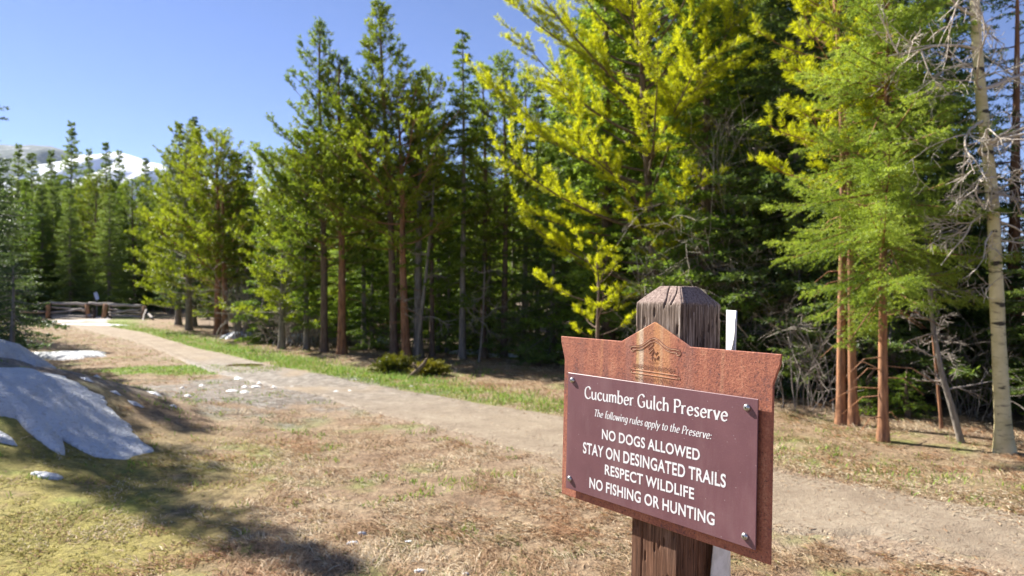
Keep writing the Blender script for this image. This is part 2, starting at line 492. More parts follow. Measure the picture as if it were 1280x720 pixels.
tag(s, "large shaded blue white snow bank on the left slope above the tree shadow", "snow", "snow patches")
for c_, rx, ry, rot, th_, sd_, lb in [
    ((-6.75, 9.2), 1.0, .65, .3, .17, 5, "thick sunlit snow mound under the drooping spruce branch at the left edge"),
    ((-10.3, 16.2), 1.15, .8, .1, .10, 6, "flat white snow patch on the dry grass behind the left snow bank"),
    ((-4.55, 5.85), .5, .22, -.25, .05, 7, "thin snow sliver at the left edge below the tree shadow"),
    ((-3.50, 5.42), .13, .06, -.1, .04, 8, "narrow snow scrap lying in the tree shadow below the big snow bank"),
    ((-2.30, 9.6), .01, .01, 0, .01, 9, None),
    ((-.965, 4.36), .042, .024, .1, .03, 10, "white snow crumb in the straw, larger of the two touching crumbs"),
    ((-.945, 4.53), .032, .018, .2, .025, 11, "small snow crumb just behind the larger crumb in the straw"),
    ((-.63, 4.40), .026, .014, .1, .016, 12, "greyish snow crumb alone in the straw between the snow crumbs and the sign"),
    ((-.50, 3.94), .042, .017, 0, .025, 13, "snow crumb nearest the bottom edge of the dry grass"),
    ((-.25, 3.91), .02, .012, 0, .02, 14, "tiny snow speck in the grass beside the nearest snow crumb"),
    ((-8.0, 22.2), .9, .42, .2, .22, 15, "lumpy snow heap at the foot of the grey brush by the wood"),
    ((-6.2, 20.6), .55, .35, .2, .25, 16, "shaded snow heap deeper in the brush among the pine trunks"),
    ((-3.6, 20.2), .35, .25, 0, .2, 17, "small snow scrap between the pine trunks in the wood"),
    ((-.95, 17.0), .5, .2, -.2, .10, 18, "broken white snow strip on the dark forest floor behind the juniper"),
    ((-.3, 16.3), .42, .14, -.1, .08, 19, "low snow scrap on the forest floor in the pine shadow"),
    ((1.3, 17.6), .9, .5, 0, .14, 20, "shaded bluish snow sheet under the spruces behind the sign"),
    ((7.2, 11.5), 1.2, .4, 0, .16, 21, "long shaded snow strip behind the aspen trunk"),
    ((-21.4, 33.2), 1.9, .8, -.25, .04, 22, "bright thin snow sheet on the trail before the fence"),
    ((-17.7, 30.4), 1.6, .45, -.3, .04, 23, "bright slushy snow streak on the trail below the fence"),
]:
    if lb is None: continue
    big = rx > .2
    s = star_patch("snow_patch", c_, rx, ry, rot, th_ * (1 if big else .6), sd_, SNOW, rough=.5 if big else .35, n=72 if big else 30, m=10 if big else 5)
    tag(s, lb, "snow", "snow patches")
# melt scraps in the wet ground
rngs = np.random.default_rng(77)
Mice = Mat("slush"); v = Mice.geo(); b = Mice.noise(v, 30, 3)
Mice.base(Mice.ramp(b, [(.35, (.48, .45, .42)), (.6, (.80, .80, .81))])).rough(.35).bump(b, .02)
mb = MB()
for _ in range(22):
    cx, cy = rngs.normal(-4.0, 1.2), rngs.normal(10.8, 1.1)
    if rngs.random() < .3: cx, cy = rngs.normal(-4.2, .35), rngs.normal(8.0, .4)
    r = rngs.uniform(.02, .065); n = 12; th = np.arange(n) * 2 * math.pi / n
    rr = r * rngs.uniform(.5, 1.2, n)
    X = np.concatenate([[cx], cx + np.cos(th) * rr * 1.6]); Y = np.concatenate([[cy], cy + np.sin(th) * rr * .7])
    Z = hgt(X, Y) + np.concatenate([[.035], np.full(n, .004)])
    mb.add(np.stack([X, Y, Z], 1), np.stack([np.zeros(n, int), 1 + np.arange(n), 1 + (np.arange(n) + 1) % n], 1))
tag(mb.build("slush", Mice.m, smooth=True), "scattered grey white slush on the wet ground beside the trail bend", "slush", kind="stuff")
Mw = Mat("muddy_water"); Mw.base((.10, .06, .035)).rough(.06); Mw.p.inputs["Specular IOR Level"].default_value = .5
p = star_patch("puddle", (-5.3, 14.3), .42, .26, .1, .0, 31, Mw.m, lift=.034, n=60, m=3, rough=.4)
tag(p, "brown muddy puddle on the trail bend", "puddle", kind="structure")

# ------------------------------------------------------------------ mountains far behind
def mountain(name, prof, D, front, seed, mat, label):
    P = np.array(prof, float)
    nx_, ny_ = 160, 40
    px = np.linspace(P[0, 0], P[-1, 0], nx_)
    top = np.interp(px, P[:, 0], P[:, 1])
    az = (px - 640) / 900
    ht = (360 - top) / 900 * D
    r = np.linspace(-1, 1, ny_)
    X = np.zeros((ny_, nx_)); Y = X.copy(); Z = X.copy()
    for k, t in enumerate(r):
        d = D + (front * t if t < 0 else front * .7 * t)
        X[k] = az * D; Y[k] = d
        n = fbm(px * .035 + seed, np.full(nx_, t * 3.0 + seed), seed, 5) - .5
        Z[k] = ht * (1 - abs(t) ** 1.25) + (n * .5 * ht * (min(1, abs(t) * 3)) * (1 - abs(t))) - 3
    i = np.arange(ny_ - 1)[:, None] * nx_; j = np.arange(nx_ - 1)[None]
    F = np.stack([i + j, i + j + 1, i + nx_ + j + 1, i + nx_ + j], -1).reshape(-1, 4)
    return tag(link(name, mesh_np(name, np.stack([X.ravel(), Y.ravel(), Z.ravel()], 1), [F], True), mat), label, "mountain", kind="structure")
Mm = Mat("mountain_snow"); v = Mm.geo((1, 1, 2.5))
a = Mm.noise(v, .006, 6, .62); z = Mm.sepxyz(Mm.geo())[2]
lowf = Mm.ramp(Mm.math('ADD', Mm.math('DIVIDE', z, 700.0), Mm.math('MULTIPLY', Mm.math('SUBTRACT', a, .5), .9)), [(.50, 1.0), (.64, 0.0)])
Mm.base(Mm.mix(lowf, (.86, .88, .92), (.05, .07, .05))).rough(.9)
Mr = Mat("mountain_forest_hazed"); v = Mr.geo((1, 1, 2.5)); a = Mr.noise(v, .011, 7, .75)
Mr.base(Mr.ramp(a, [(.50, (.035, .055, .04)), (.58, (.10, .11, .10)), (.66, (.36, .37, .38)), (.78, (.75, .78, .82))])).rough(.95)  # snow dusting made heavier to stand in for blue haze on dark forest
mountain("mountain", [(60, 225), (75, 213), (103, 191), (125, 190), (150, 187), (167, 192), (187, 201), (207, 205), (240, 216), (300, 228), (360, 236), (480, 250), (700, 290)], 3400, 1300, 3, Mm.m,
         "rounded snow covered mountain dome above the far trees")
mountain("mountain", [(-700, 240), (-400, 190), (-150, 176), (0, 178), (40, 180), (70, 184), (120, 196), (180, 206), (260, 222), (320, 229), (420, 246), (560, 300)], 5200, 1800, 8, Mr.m,
         "long blue forested mountain ridge at the left skyline")

# thin mountain air round the whole place
hz = MB().box((0, 0, 618), (9200, 9200, 632)).build("haze", None)
tag(hz, "thin clear mountain air over the whole valley", "haze", kind="stuff")
hm = bpy.data.materials.new("thin_air"); hm.use_nodes = True
hm.node_tree.nodes.remove(hm.node_tree.nodes["Principled BSDF"])
pv = hm.node_tree.nodes.new("ShaderNodeVolumePrincipled")
pv.inputs["Color"].default_value = (.62, .76, 1.0, 1); pv.inputs["Density"].default_value = .000025; pv.inputs["Anisotropy"].default_value = .2
hm.node_tree.links.new(pv.outputs[0], hm.node_tree.nodes["Material Output"].inputs["Volume"])
hz.data.materials.append(hm)

# ------------------------------------------------------------------ tree generators
def needle_geo(P, T, L, m, nl, nw, phi, rng, flat=0.0):
    n = len(P)
    idx = np.repeat(np.arange(n), m); k = n * m
    t = rng.random(k)
    base = P[idx] + T[idx] * (L[idx] * t)[:, None]
    R = rng.normal(size=(k, 3)); R[:, 2] *= (1 - flat)
    Tk = T[idx]
    perp = nrm(R - (R * Tk).sum(1, keepdims=True) * Tk)
    ph = rng.uniform(phi[0], phi[1], k)[:, None]
    d = Tk * np.cos(ph) + perp * np.sin(ph)
    side = nrm(np.cross(d, rng.normal(size=(k, 3))))
    l = (nl * rng.uniform(.7, 1.2, k))[:, None]
    w = nw * .5
    V = np.stack([base, base + d * l * .45 + side * w, base + d * l, base + d * l * .45 - side * w], 1).reshape(-1, 3)
    F = np.arange(k * 4).reshape(-1, 4)
    return V, F

def trunk_pts(Hh, lean, seed, n=14, wob=.06):
    rng = np.random.default_rng(seed)
    z = np.concatenate([[0, .06 / Hh, .18 / Hh, .36 / Hh], np.linspace(.6 / Hh, 1, n)])
    ph = rng.uniform(0, 6, 4)
    x = lean[0] * z * Hh + wob * (np.sin(z * 5 + ph[0]) - math.sin(ph[0])) * z
    y = lean[1] * z * Hh + wob * (np.sin(z * 4.3 + ph[1]) - math.sin(ph[1])) * z
    zz = z * Hh; zz[0] = -.15
    return np.stack([x, y, zz], 1)

def trunk_at(pts, z):
    return np.array([np.interp(z, pts[:, 2], pts[:, 0]), np.interp(z, pts[:, 2], pts[:, 1]), z])

def make_pine(Hh, R, bare, seed, nb=90, r0=None, lean=(0, 0), nl=.075, nw=.014, m=13, shape=.75, up=.35, tuft=.11, fill=1.35, base_el=-.12, scatter=.14, dead=6, tip=.12, gap=.0, sides=(0, 6.283)):
    rng = np.random.default_rng(seed)
    r0 = (r0 or .016 * Hh) * .82
    tp = trunk_pts(Hh, lean, seed)
    wood = MB()
    zs = np.clip(tp[:, 2] / Hh, 0, 1)
    rad = r0 * (1 - zs) ** .85 + .012; rad = rad * (1 + .55 * np.exp(-np.maximum(tp[:, 2], 0) / .13)) * (1 + .10 * (vnoise(tp[:, 2] * 3.1, tp[:, 2] * 0 + seed, seed) - .5))
    wood.tube(tp, rad, 9)
    P = []; T = []; L = []
    ga = rng.uniform(0, 6)
    for i in range(nb):
        t = bare + (1 - bare) * ((i + rng.random()) / nb) ** .92
        rel = (t - bare) / (1 - bare)
        z0 = t * Hh
        if rng.random() < gap: continue
        az = ga + i * 2.399 + rng.normal(0, .35)
        az = sides[0] + (az % 6.283) / 6.283 * (sides[1] - sides[0])
        low = min(1.0, .55 + rel * 3.0)
        ln = R * low * ((1 - rel) ** shape + tip * (1 - rel * .5)) * rng.uniform(.55, 1.2)
        el = base_el + up * rel * 2.0 + rng.normal(0, scatter)
        o = trunk_at(tp, z0)
        d = np.array([math.cos(az) * math.cos(el), math.sin(az) * math.cos(el), math.sin(el)])
        k = 5
        pts = [o]
        for q in range(k):
            d = d + np.array([rng.normal(0, .05), rng.normal(0, .05), .09 + .06 * up + rng.normal(0, .04)]); d /= np.linalg.norm(d)
            pts.append(pts[-1] + d * ln / k)
        pts = np.array(pts)
        wood.tube(pts, np.linspace(max(.006, .0105 * ln), .003, k + 1), 4, False)
        ns = max(3, int(ln * 7.5 * fill))
        for q in range(ns):
            s_ = rng.uniform(.16, 1.0) ** .8
            f = s_ * k; a_ = min(int(f), k - 1)
            b0 = pts[a_] * (1 - (f - a_)) + pts[a_ + 1] * (f - a_)
            bd = nrm(pts[a_ + 1] - pts[a_])
            lat = nrm(np.cross(bd, [0, 0, 1])) * rng.choice([-1, 1])
            sdv = nrm(bd * .8 + lat * rng.uniform(.35, 1.1) + np.array([0, 0, rng.uniform(-.12, .5)]))
            sl = ln * rng.uniform(.10, .34) * (1.15 - .5 * s_) + .06
            wood.tube(np.array([b0, b0 + sdv * sl]), [.005, .003], 3, False)
            nt = max(1, int(sl / (tuft * .95)))
            for w_ in range(nt):
                e = b0 + sdv * sl * (w_ + .6) / nt
                dd = nrm(sdv + np.array([rng.normal(0, .35), rng.normal(0, .35), rng.uniform(0, .6)]))
                P.append(e); T.append(dd); L.append(tuft * rng.uniform(.7, 1.25))
        P.append(pts[-1]); T.append(nrm(pts[-1] - pts[-2])); L.append(tuft)
    for q in range(5):
        P.append(tp[-1] - np.array([0, 0, .09 * q])); T.append(nrm(np.array([rng.normal(0, .2), rng.normal(0, .2), 1]))); L.append(tuft * 1.2)
    for i in range(dead):
        z0 = Hh * rng.uniform(.12, max(bare + .05, .2)); az = rng.uniform(0, 6.28); ln = rng.uniform(.3, .5) * R
        o = trunk_at(tp, z0); d = np.array([math.cos(az), math.sin(az), rng.uniform(-.3, .1)])
        pts = np.array([o, o + d * ln * .5, o + d * ln + np.array([0, 0, -.12])])
        wood.tube(pts, [.010, .007, .003], 3, False)
    V, F = needle_geo(np.array(P), np.array(T), np.array(L), m, nl, nw, (.45, 1.15), rng)
    return wood.mesh("pine_trunk", True), mesh_np("pine_crown", V, [F])

def make_spruce(Hh, R, bare, seed, step=.20, per=6, nl=.05, nw=.02, m=9, droop=.25, r0=None, lean=(0, 0), shape=.85, tw=.09, density=1.0, ragged=.25, sides=(0, 6.283), dead=0, az_j=.3, el_j=.10, flat=.45, tz=(-.35, .12)):
    rng = np.random.default_rng(seed)
    r0 = r0 or .013 * Hh + .015
    tp = trunk_pts(Hh, lean, seed, wob=.03)
    wood = MB()
    zs = np.clip(tp[:, 2] / Hh, 0, 1)
    wood.tube(tp, (r0 * (1 - zs) ** .9 + .008) * (1 + .5 * np.exp(-np.maximum(tp[:, 2], 0) / .13)), 8)
    P = []; T = []; L = []
    z = bare * Hh
    while z < Hh * .985:
        rel = (z - bare * Hh) / (Hh * (1 - bare))
        n = per if rel < .8 else max(3, per - 2)
        a0 = rng.uniform(0, 6.28)
        for i in range(n):
            az = a0 + i * 6.283 / n + rng.normal(0, az_j)
            az = sides[0] + (az % 6.283) / 6.283 * (sides[1] - sides[0])
            ln = R * ((1 - rel) ** shape + .05) * rng.uniform(1 - ragged * 1.6, 1 + ragged) * min(1, .75 + rel * 2)
            el = -droop * (1 - rel) + .55 * rel ** 2 + rng.normal(0, el_j)
            o = trunk_at(tp, min(Hh, z + rng.uniform(0, step)))
            k = 4
            d = np.array([math.cos(az) * math.cos(el), math.sin(az) * math.cos(el), math.sin(el)])
            pts = [o]
            for q in range(k):
                d = d + np.array([rng.normal(0, .04), rng.normal(0, .04), -.05 + .09 * q / 1.5 * (1 - rel)]); d /= np.linalg.norm(d)
                pts.append(pts[-1] + d * ln / k)
            pts = np.array(pts)
            wood.tube(pts, np.linspace(max(.006, .014 * ln), .003, k + 1), 3, False)
            nt = max(3, int(ln / tw * density))
            for q in range(nt):
                s_ = (q + rng.random()) / nt
                if s_ < .12: continue
                f = s_ * k; a_ = min(int(f), k - 1)
                b0 = pts[a_] * (1 - (f - a_)) + pts[a_ + 1] * (f - a_)
                bd = nrm(pts[a_ + 1] - pts[a_])
                lat = nrm(np.cross(bd, [0, 0, 1]))
                for sg in (-1, 1):
                    tl = (.10 + .42 * ln * (1 - s_) * min(1, s_ * 4)) * rng.uniform(.6, 1.15)
                    td = nrm(bd * .75 + lat * sg * rng.uniform(.5, .95) + np.array([0, 0, rng.uniform(*tz)]))
                    np_ = max(1, int(tl / .16))
                    for w_ in range(np_):
                        P.append(b0 + td * tl * w_ / np_); T.append(nrm(td + rng.normal(0, .08, 3))); L.append(tl / np_ * 1.1)
            P.append(pts[-2]); T.append(nrm(pts[-1] - pts[-2])); L.append(ln / k * 1.15)
        z += step * rng.uniform(.75, 1.25) * (1 - .45 * rel)
    P.append(tp[-1] - np.array([0, 0, .35])); T.append(np.array([0, 0, 1.0])); L.append(.42)
    for i in range(dead):
        z0 = Hh * rng.uniform(.05, max(bare, .1)); az = rng.uniform(0, 6.28); ln = rng.uniform(.3, .7) * R
        o = trunk_at(tp, z0); d = np.array([math.cos(az), math.sin(az), rng.uniform(-.3, .05)])
        pts = np.array([o, o + d * ln * .5 + [0, 0, .02], o + d * ln + np.array([0, 0, -.12])])
        wood.tube(pts, [.009, .006, .002], 3, False)
    V, F = needle_geo(np.array(P), np.array(T), np.array(L), m, nl, nw, (.5, 1.25), rng, flat)
    return wood.mesh("spruce_trunk", True), mesh_np("spruce_crown", V, [F])

def place_tree(name, meshes, nmat, bmat, x, y, label, cat, group=None, rz=0, sc=(1, 1, 1)):
    e = empty(name, (x, y, H(x, y)), label, cat, group, rz)
    e.scale = sc
    t = link("trunk", meshes[0], None, e); c = link("crown", meshes[1], None, e)
    for o, mt in ((t, bmat), (c, nmat)):
        if len(o.data.materials) == 0: o.data.materials.append(mt)
    return e

# ---- trees at the edge of the wood: base pixel x, base pixel y -> place; own mesh each
def gp(px, py): return px_ground(px, py)
def top_h(px_y, d): return CZ + (360 - px_y) / 900 * d

FRONT = []
def pine(px, py, top, Rpx, bare, nmat, bmat, seed, label, **kw):
    x, y = gp(px, py); hh = top_h(top, y); R = Rpx / 900 * y * (1.32 if top > -100 and py < 470 else 1.15)
    f = 1.2 if py < 480 and top > -100 else 1.1
    kw["m"] = int(kw.get("m", 13) * 1.3)
    kw["nw"] = kw.get("nw", .014) * f; kw["nl"] = kw.get("nl", .075) * 1.15
    place_tree("pine_tree", make_pine(hh, R, bare, seed, **kw), nmat, bmat, x, y, label, "pine tree", "pines along the edge of the wood")
    FRONT.append((x, y))
def spruce(px, py, top, Rpx, bare, nmat, bmat, seed, label, name="spruce_tree", cat="spruce tree", group="spruces along the edge of the wood", **kw):
    x, y = gp(px, py); hh = top_h(top, y); R = Rpx / 900 * y * 1.2
    kw["nw"] = kw.get("nw", .02) * (1.0 if kw.get("m", 9) < 30 else 1.3); kw["m"] = int(kw.get("m", 9) * (1.5 if kw.get("m", 9) < 30 else 1)); kw["density"] = kw.get("density", 1.0) * 1.2
    place_tree(name, make_spruce(hh, R, bare, seed, **kw), nmat, bmat, x, y, label, cat, group)
    FRONT.append((x, y))

# left group by the end of the trail
pine(272, 418, 172, 62, .22, N_PINE, B_ORANGE, 101, "yellow green pine with paired orange trunks at the trail's far bend", nb=95, shape=.6, nl=.10, nw=.022, m=11, tuft=.16, r0=.13)
pine(281, 419, 200, 40, .35, N_PINE, B_ORANGE, 102, "slender pine sharing the orange trunk pair at the trail's far bend", nb=50, shape=.6, nl=.10, nw=.022, m=11, tuft=.16, r0=.12)
pine(236, 413, 168, 50, .10, N_PINE, B_GREY, 103, "bushy yellow green pine with a dark trunk left of the orange trunk pair", nb=110, shape=.5, nl=.10, nw=.022, m=11, tuft=.16, r0=.13)
spruce(242, 408, 148, 30, .1, N_SPRUCE, B_GREY, 104, "tall dark spruce rising behind the bushy yellow green pine", m=8, nl=.09, nw=.034, step=.34, tw=.14)
spruce(223, 406, 156, 26, .1, N_SPRUCE, B_GREY, 105, "narrow dark spruce just left of the taller dark spruce", m=8, nl=.09, nw=.034, step=.34, tw=.14)
spruce(297, 414, 190, 24, .08, N_SPRUCE, B_GREY, 106, "thin dark spruce right of the orange trunk pair", m=8, nl=.09, nw=.034, step=.32, tw=.14)
spruce(308, 416, 204, 16, .08, N_SPRUCE, B_GREY, 107, "shortest thin dark spruce beside the open sky gap", m=8, nl=.08, nw=.03, step=.3, tw=.14)
# middle group
pine(352, 436, 205, 50, .12, N_PINE, B_GREY, 110, "low rounded pine under the sky gap left of the tall dark pine", nb=90, shape=.45, nl=.09, nw=.020, m=12, tuft=.14, r0=.09)
pine(405, 441, 40, 72, .24, N_MID, B_BROWN, 111, "tall dark green pine with long upswept limbs, left of the tallest pine", nb=100, shape=.85, up=.42, nl=.085, nw=.018, m=13, tuft=.13, r0=.10)
pine(427, 443, 80, 62, .32, N_PINE, B_ORANGE, 112, "yellow green pine on a straight orange brown trunk by the verge", nb=90, shape=.7, nl=.085, nw=.018, m=13, tuft=.13, r0=.11)
pine(493, 446, 14, 66, .36, N_PINE, B_BROWN, 113, "tallest pine with a pointed top, dark trunk beside the leaning orange one", nb=110, shape=.85, up=.4, nl=.085, nw=.018, m=13, tuft=.13, r0=.10, lean=(-.03, 0))
pine(508, 448, 120, 80, .40, N_PINE, B_ORANGE, 114, "pine with a leaning orange trunk and bright yellow lower boughs", nb=62, shape=.35, nl=.085, nw=.018, m=13, tuft=.13, r0=.105, lean=(-.045, 0))
spruce(523, 447, 93, 26, .25, N_MID, B_GREY, 115, "thin ragged spruce just right of the tallest pine", m=9, nl=.06, nw=.022, step=.30, density=.7)
pine(540, 446, 92, 30, .4, N_MID, B_BROWN, 116, "thin open topped pine with sky showing through, between two spires", nb=60, shape=.6, nl=.08, nw=.016, m=11, tuft=.12, r0=.06)
spruce(578, 449, 42, 38, .18, N_MID, B_GREY, 117, "tall narrow spire of a spruce standing clear against the sky", m=10, nl=.06, nw=.022, step=.24, density=1.0, per=5, r0=.07, el_j=.2)
pine(604, 447, 90, 42, .35, N_MID, B_BROWN, 118, "green pine with a blunt top left of the rounder green pine", nb=80, shape=.5, nl=.08, nw=.017, m=12, tuft=.12, r0=.08)
pine(630, 446, 74, 46, .35, N_MID, B_BROWN, 119, "round topped green pine left of the great yellow pine", nb=95, shape=.5, nl=.08, nw=.017, m=12, tuft=.12, r0=.085)
pine(655, 442, 100, 40, .3, N_MID, B_GREY, 120, "green pine half hidden by the yellow pine's left boughs", nb=80, shape=.5, nl=.08, nw=.017, m=12, tuft=.12, r0=.08)
spruce(465, 437, 290, 44, .03, N_GREEN, B_GREY, 121, "low bright green spruce sapling between the orange trunks", m=9, nl=.06, nw=.02, step=.22)
spruce(560, 440, 275, 44, .03, N_GREEN, B_GREY, 122, "low green spruce under the narrow spire", m=9, nl=.06, nw=.02, step=.22)
spruce(330, 428, 300, 34, .03, N_GREEN, B_GREY, 123, "small green spruce beside the grey brush at the verge", m=9, nl=.07, nw=.024, step=.24)
spruce(610, 444, 250, 60, .03, N_FILL, B_GREY, 124, "low dark spruce below the round topped green pine", m=9, nl=.06, nw=.02, step=.22)
spruce(690, 452, 240, 70, .03, N_FILL, B_GREY, 125, "broad dark spruce under the yellow pine's lowest boughs", m=9, nl=.06, nw=.02, step=.22)
for k_, (px_, py_, tp_, R_) in enumerate([(383, 437, 150, 22), (455, 438, 120, 20), (548, 439, 150, 22), (594, 440, 125, 22), (642, 439, 135, 24), (672, 441, 105, 26), (520, 437, 170, 20)]):
    spruce(px_, py_, tp_, R_, .12, N_MID if k_ % 2 else N_GREEN, B_GREY, 160 + k_, "narrow green conifer filling the row just behind the tallest pines", group="narrow conifers behind the tallest pines", m=10, nl=.055, nw=.022, step=.24, per=6, el_j=.2, r0=.06)
# the great yellow pine above the sign
pine(826, 468, -190, 178, .13, N_PINEY, B_BROWN, 130, "great yellow green pine spreading above the signpost", nb=112, shape=.36, up=.36, nl=.070, nw=.0085, m=30, tuft=.10, r0=.105, lean=(-.055, 0), gap=.05, dead=18, base_el=.0, scatter=.22, fill=.85)
pine(750, 484, 326, 50, .34, N_PINEY, B_BROWN, 131, "small crooked yellow pine, few boughs, leaning beside the top of the sign", nb=13, shape=.2, nl=.066, nw=.009, m=30, tuft=.085, r0=.032, lean=(-.06, 0), tip=.5, fill=.9, scatter=.25)
spruce(898, 453, -160, 100, .30, N_GREEN, B_BROWN, 132, "tall dense green fir behind the signpost with a dark red trunk", name="fir_tree", cat="fir tree", group="firs at the edge of the wood", m=11, nl=.045, nw=.014, step=.20, r0=.13, dead=16)
# right group
pine(1052, 530, -110, 92, .42, N_PINEY, B_ORANGE, 133, "yellow pine with an orange trunk right of the sign", nb=66, shape=.25, up=.35, nl=.062, nw=.0075, m=32, tuft=.085, fill=1.0, r0=.056, lean=(-.012, 0), gap=.1, dead=10)
pine(1067, 532, -60, 70, .50, N_PINEY, B_ORANGE, 134, "twin orange pine trunk standing close behind its yellow neighbour", nb=30, shape=.3, up=.35, nl=.062, nw=.0075, m=32, tuft=.085, fill=1.0, r0=.052, lean=(-.03, .02), dead=6)
spruce(1104, 551, -60, 88, .30, N_FIR, B_ORANGE, 135, "light green fir on a bare reddish trunk beside the twin orange pines", name="fir_tree", cat="fir tree", group="firs at the edge of the wood", m=40, nl=.026, nw=.0052, step=.085, per=4, r0=.042, shape=.42, tw=.045, ragged=.45, droop=.18, az_j=1.0, el_j=.34, dead=12, flat=.1, tz=(-.65, .35))
spruce(968, 464, -120, 52, .12, N_FILL, B_BROWN, 136, "dark spruce filling the gap between the fir and the yellow pine", m=9, nl=.05, nw=.017, step=.20, dead=12)
spruce(1180, 494, -90, 90, .18, N_FILL, B_BROWN, 137, "dark spruce in shade left of the bare aspen", m=9, nl=.05, nw=.017, step=.22, dead=14)
spruce(1135, 523, 470, 26, .05, N_FIR, B_BROWN, 139, "knee high bright green fir seedling between the reddish trunk and the aspen", name="fir_tree", cat="fir tree", group="firs at the edge of the wood", m=12, nl=.032, nw=.010, step=.08, per=5)
spruce(1085, 520, 488, 22, .05, N_FIR, B_BROWN, 140, "small green fir seedling at the foot of the twin orange pines", name="fir_tree", cat="fir tree", group="firs at the edge of the wood", m=12, nl=.032, nw=.010, step=.08, per=5)
spruce(1268, 500, -60, 95, .22, N_FILL, B_ORANGE, 141, "dark spruce with a thin orange trunk just right of the aspen", m=9, nl=.05, nw=.017, step=.36, per=4, density=.7, dead=10)

# left side spruces
def side_spruce(x, y, hh, R, bare, seed, label, nmat=N_SPRUCE, **kw):
    place_tree("spruce_tree", make_spruce(hh, R, bare, seed, **kw), nmat, B_GREY, x, y, label, "spruce tree", "spruces at the left edge")
    FRONT.append((x, y))
side_spruce(-10.35, 12.6, 7.5, 1.95, .05, 150, "large dark spruce at the left edge, only its drooping branch tips in view", m=11, nl=.05, nw=.022, step=.22, per=7, ragged=.35)
side_spruce(-9.05, 9.95, 7.7, 1.0, .05, 157, "slim dark spruce nearest the left edge, throwing its shadow over the meadow", m=10, nl=.05, nw=.026, step=.2, per=7)
side_spruce(-11.5, 15.4, 5.2, 1.75, .03, 151, "dense blue green spruce at the left edge above the snow mound", m=10, nl=.06, nw=.028, step=.2)
side_spruce(-15.6, 21.5, 6.2, 1.5, .04, 152, "dark spruce behind the left edge spruce, level with the far fence", m=9, nl=.07, nw=.025, step=.26)
side_spruce(-10.35, 11.45, 7.5, 1.25, .05, 155, "tall dark spruce farther left behind the large edge spruce", m=9, nl=.06, nw=.034, step=.22, shape=.45)
side_spruce(-13.6, 13.4, 9.4, 1.6, .08, 156, "tallest dark spruce of the left clump", m=9, nl=.06, nw=.030, step=.26)
# small drooping sapling beside the snow mound
side_spruce(-7.05, 10.15, 1.25, .62, .28, 153, "stunted dark spruce sapling standing in the thick snow mound", m=11, nl=.04, nw=.010, step=.13, per=5, droop=.35)

# ---- trees of the wood behind, copies of a few kinds
rng = np.random.default_rng(5)
KINDS_ = []
for k in range(5):
    KINDS_.append(("spruce_tree", make_spruce(7.5, 1.45 + .14 * k, .04 + .04 * (k % 3), 200 + k, m=15, nl=.075, nw=.026, step=.25, tw=.12, per=7, dead=14), N_FILL, B_GREY, 7.5))
for k in range(3):
    KINDS_.append(("spruce_tree", make_spruce(7.5, 1.4, .06, 210 + k, m=15, nl=.075, nw=.026, step=.25, tw=.12, per=7), N_GREEN, B_BROWN, 7.5))
for k in range(3):
    KINDS_.append(("pine_tree", make_pine(7.5, 1.6, .18 + .06 * k, 220 + k, nb=100, nl=.10, nw=.024, m=17, tuft=.14, r0=.075, shape=.5), (N_MID, N_PINE, N_MID)[k], B_BROWN, 7.5))
LIM = np.array([(-300, 190), (-100, 195), (60, 214), (200, 226), (212, 190), (310, 222), (322, 262), (345, 225), (400, 170), (440, 160), (500, 200), (640, 215), (680, 190), (720, 40), (760, -120), (1170, -100), (1200, 215), (1300, 205), (1500, 0)])
used = list(FRONT)
cnt = 0
def ok(x, y, dmin):
    return all((x - a) ** 2 + (y - b) ** 2 > dmin * dmin for a, b in used)
tries = 0
while cnt < 108 and tries < 60000:
    tries += 1
    y = rng.uniform(7, 46) ** 1.0; a = rng.uniform(-.80, .95)
    x = a * y
    d = float(forest_depth([x], [y])[0])
    if not (.7 < d < 11): continue
    if rng.random() > 18 / (y + 8): continue
    rx_, ry_ = x - 4.3, y - 15.0; al = rx_ * -.80 + ry_ * .60
    if -.5 < al < 7 and abs(rx_ * .60 + ry_ * .80) < 1.6: continue
    if not ok(x, y, 1.05 + .02 * y + (.25 if d > 5 else 0)): continue
    px = 640 + 900 * a
    yt = np.interp(px, LIM[:, 0], LIM[:, 1]) + abs(rng.normal(0, 22))
    hh = top_h(yt, y)
    hh = min(hh, 11.5)
    if d < 2.5 and rng.random() < .5: hh *= rng.uniform(.35, .7)
    if hh < 1.2: continue
    r = rng.random()
    k = rng.integers(0, 5) if (r < .34 or px > 900) else (rng.integers(5, 8) if r < .66 else rng.integers(8, 11))
    nm, ms, nmt, bmt, h0 = KINDS_[k]
    sc = hh / h0; w = sc ** .7 * rng.uniform(.85, 1.15)
    lb = {"N": "dark spruce deep in the shaded wood behind the front row of trees", "G": "green spruce deep in the shaded wood behind the front row of trees", "P": "green pine deep in the shaded wood behind the front row of trees"}["P" if nm == "pine_tree" else ("N" if k < 5 else "G")]
    place_tree(nm, ms, nmt, bmt, x, y, lb, nm.replace("_", " "), {"N": "dark spruces in the wood", "G": "green spruces in the wood", "P": "pines in the wood"}["P" if nm == "pine_tree" else ("N" if k < 5 else "G")], rng.uniform(0, 6.28), (w, w, sc))
    used.append((x, y)); cnt += 1
print("wood", cnt, tries)
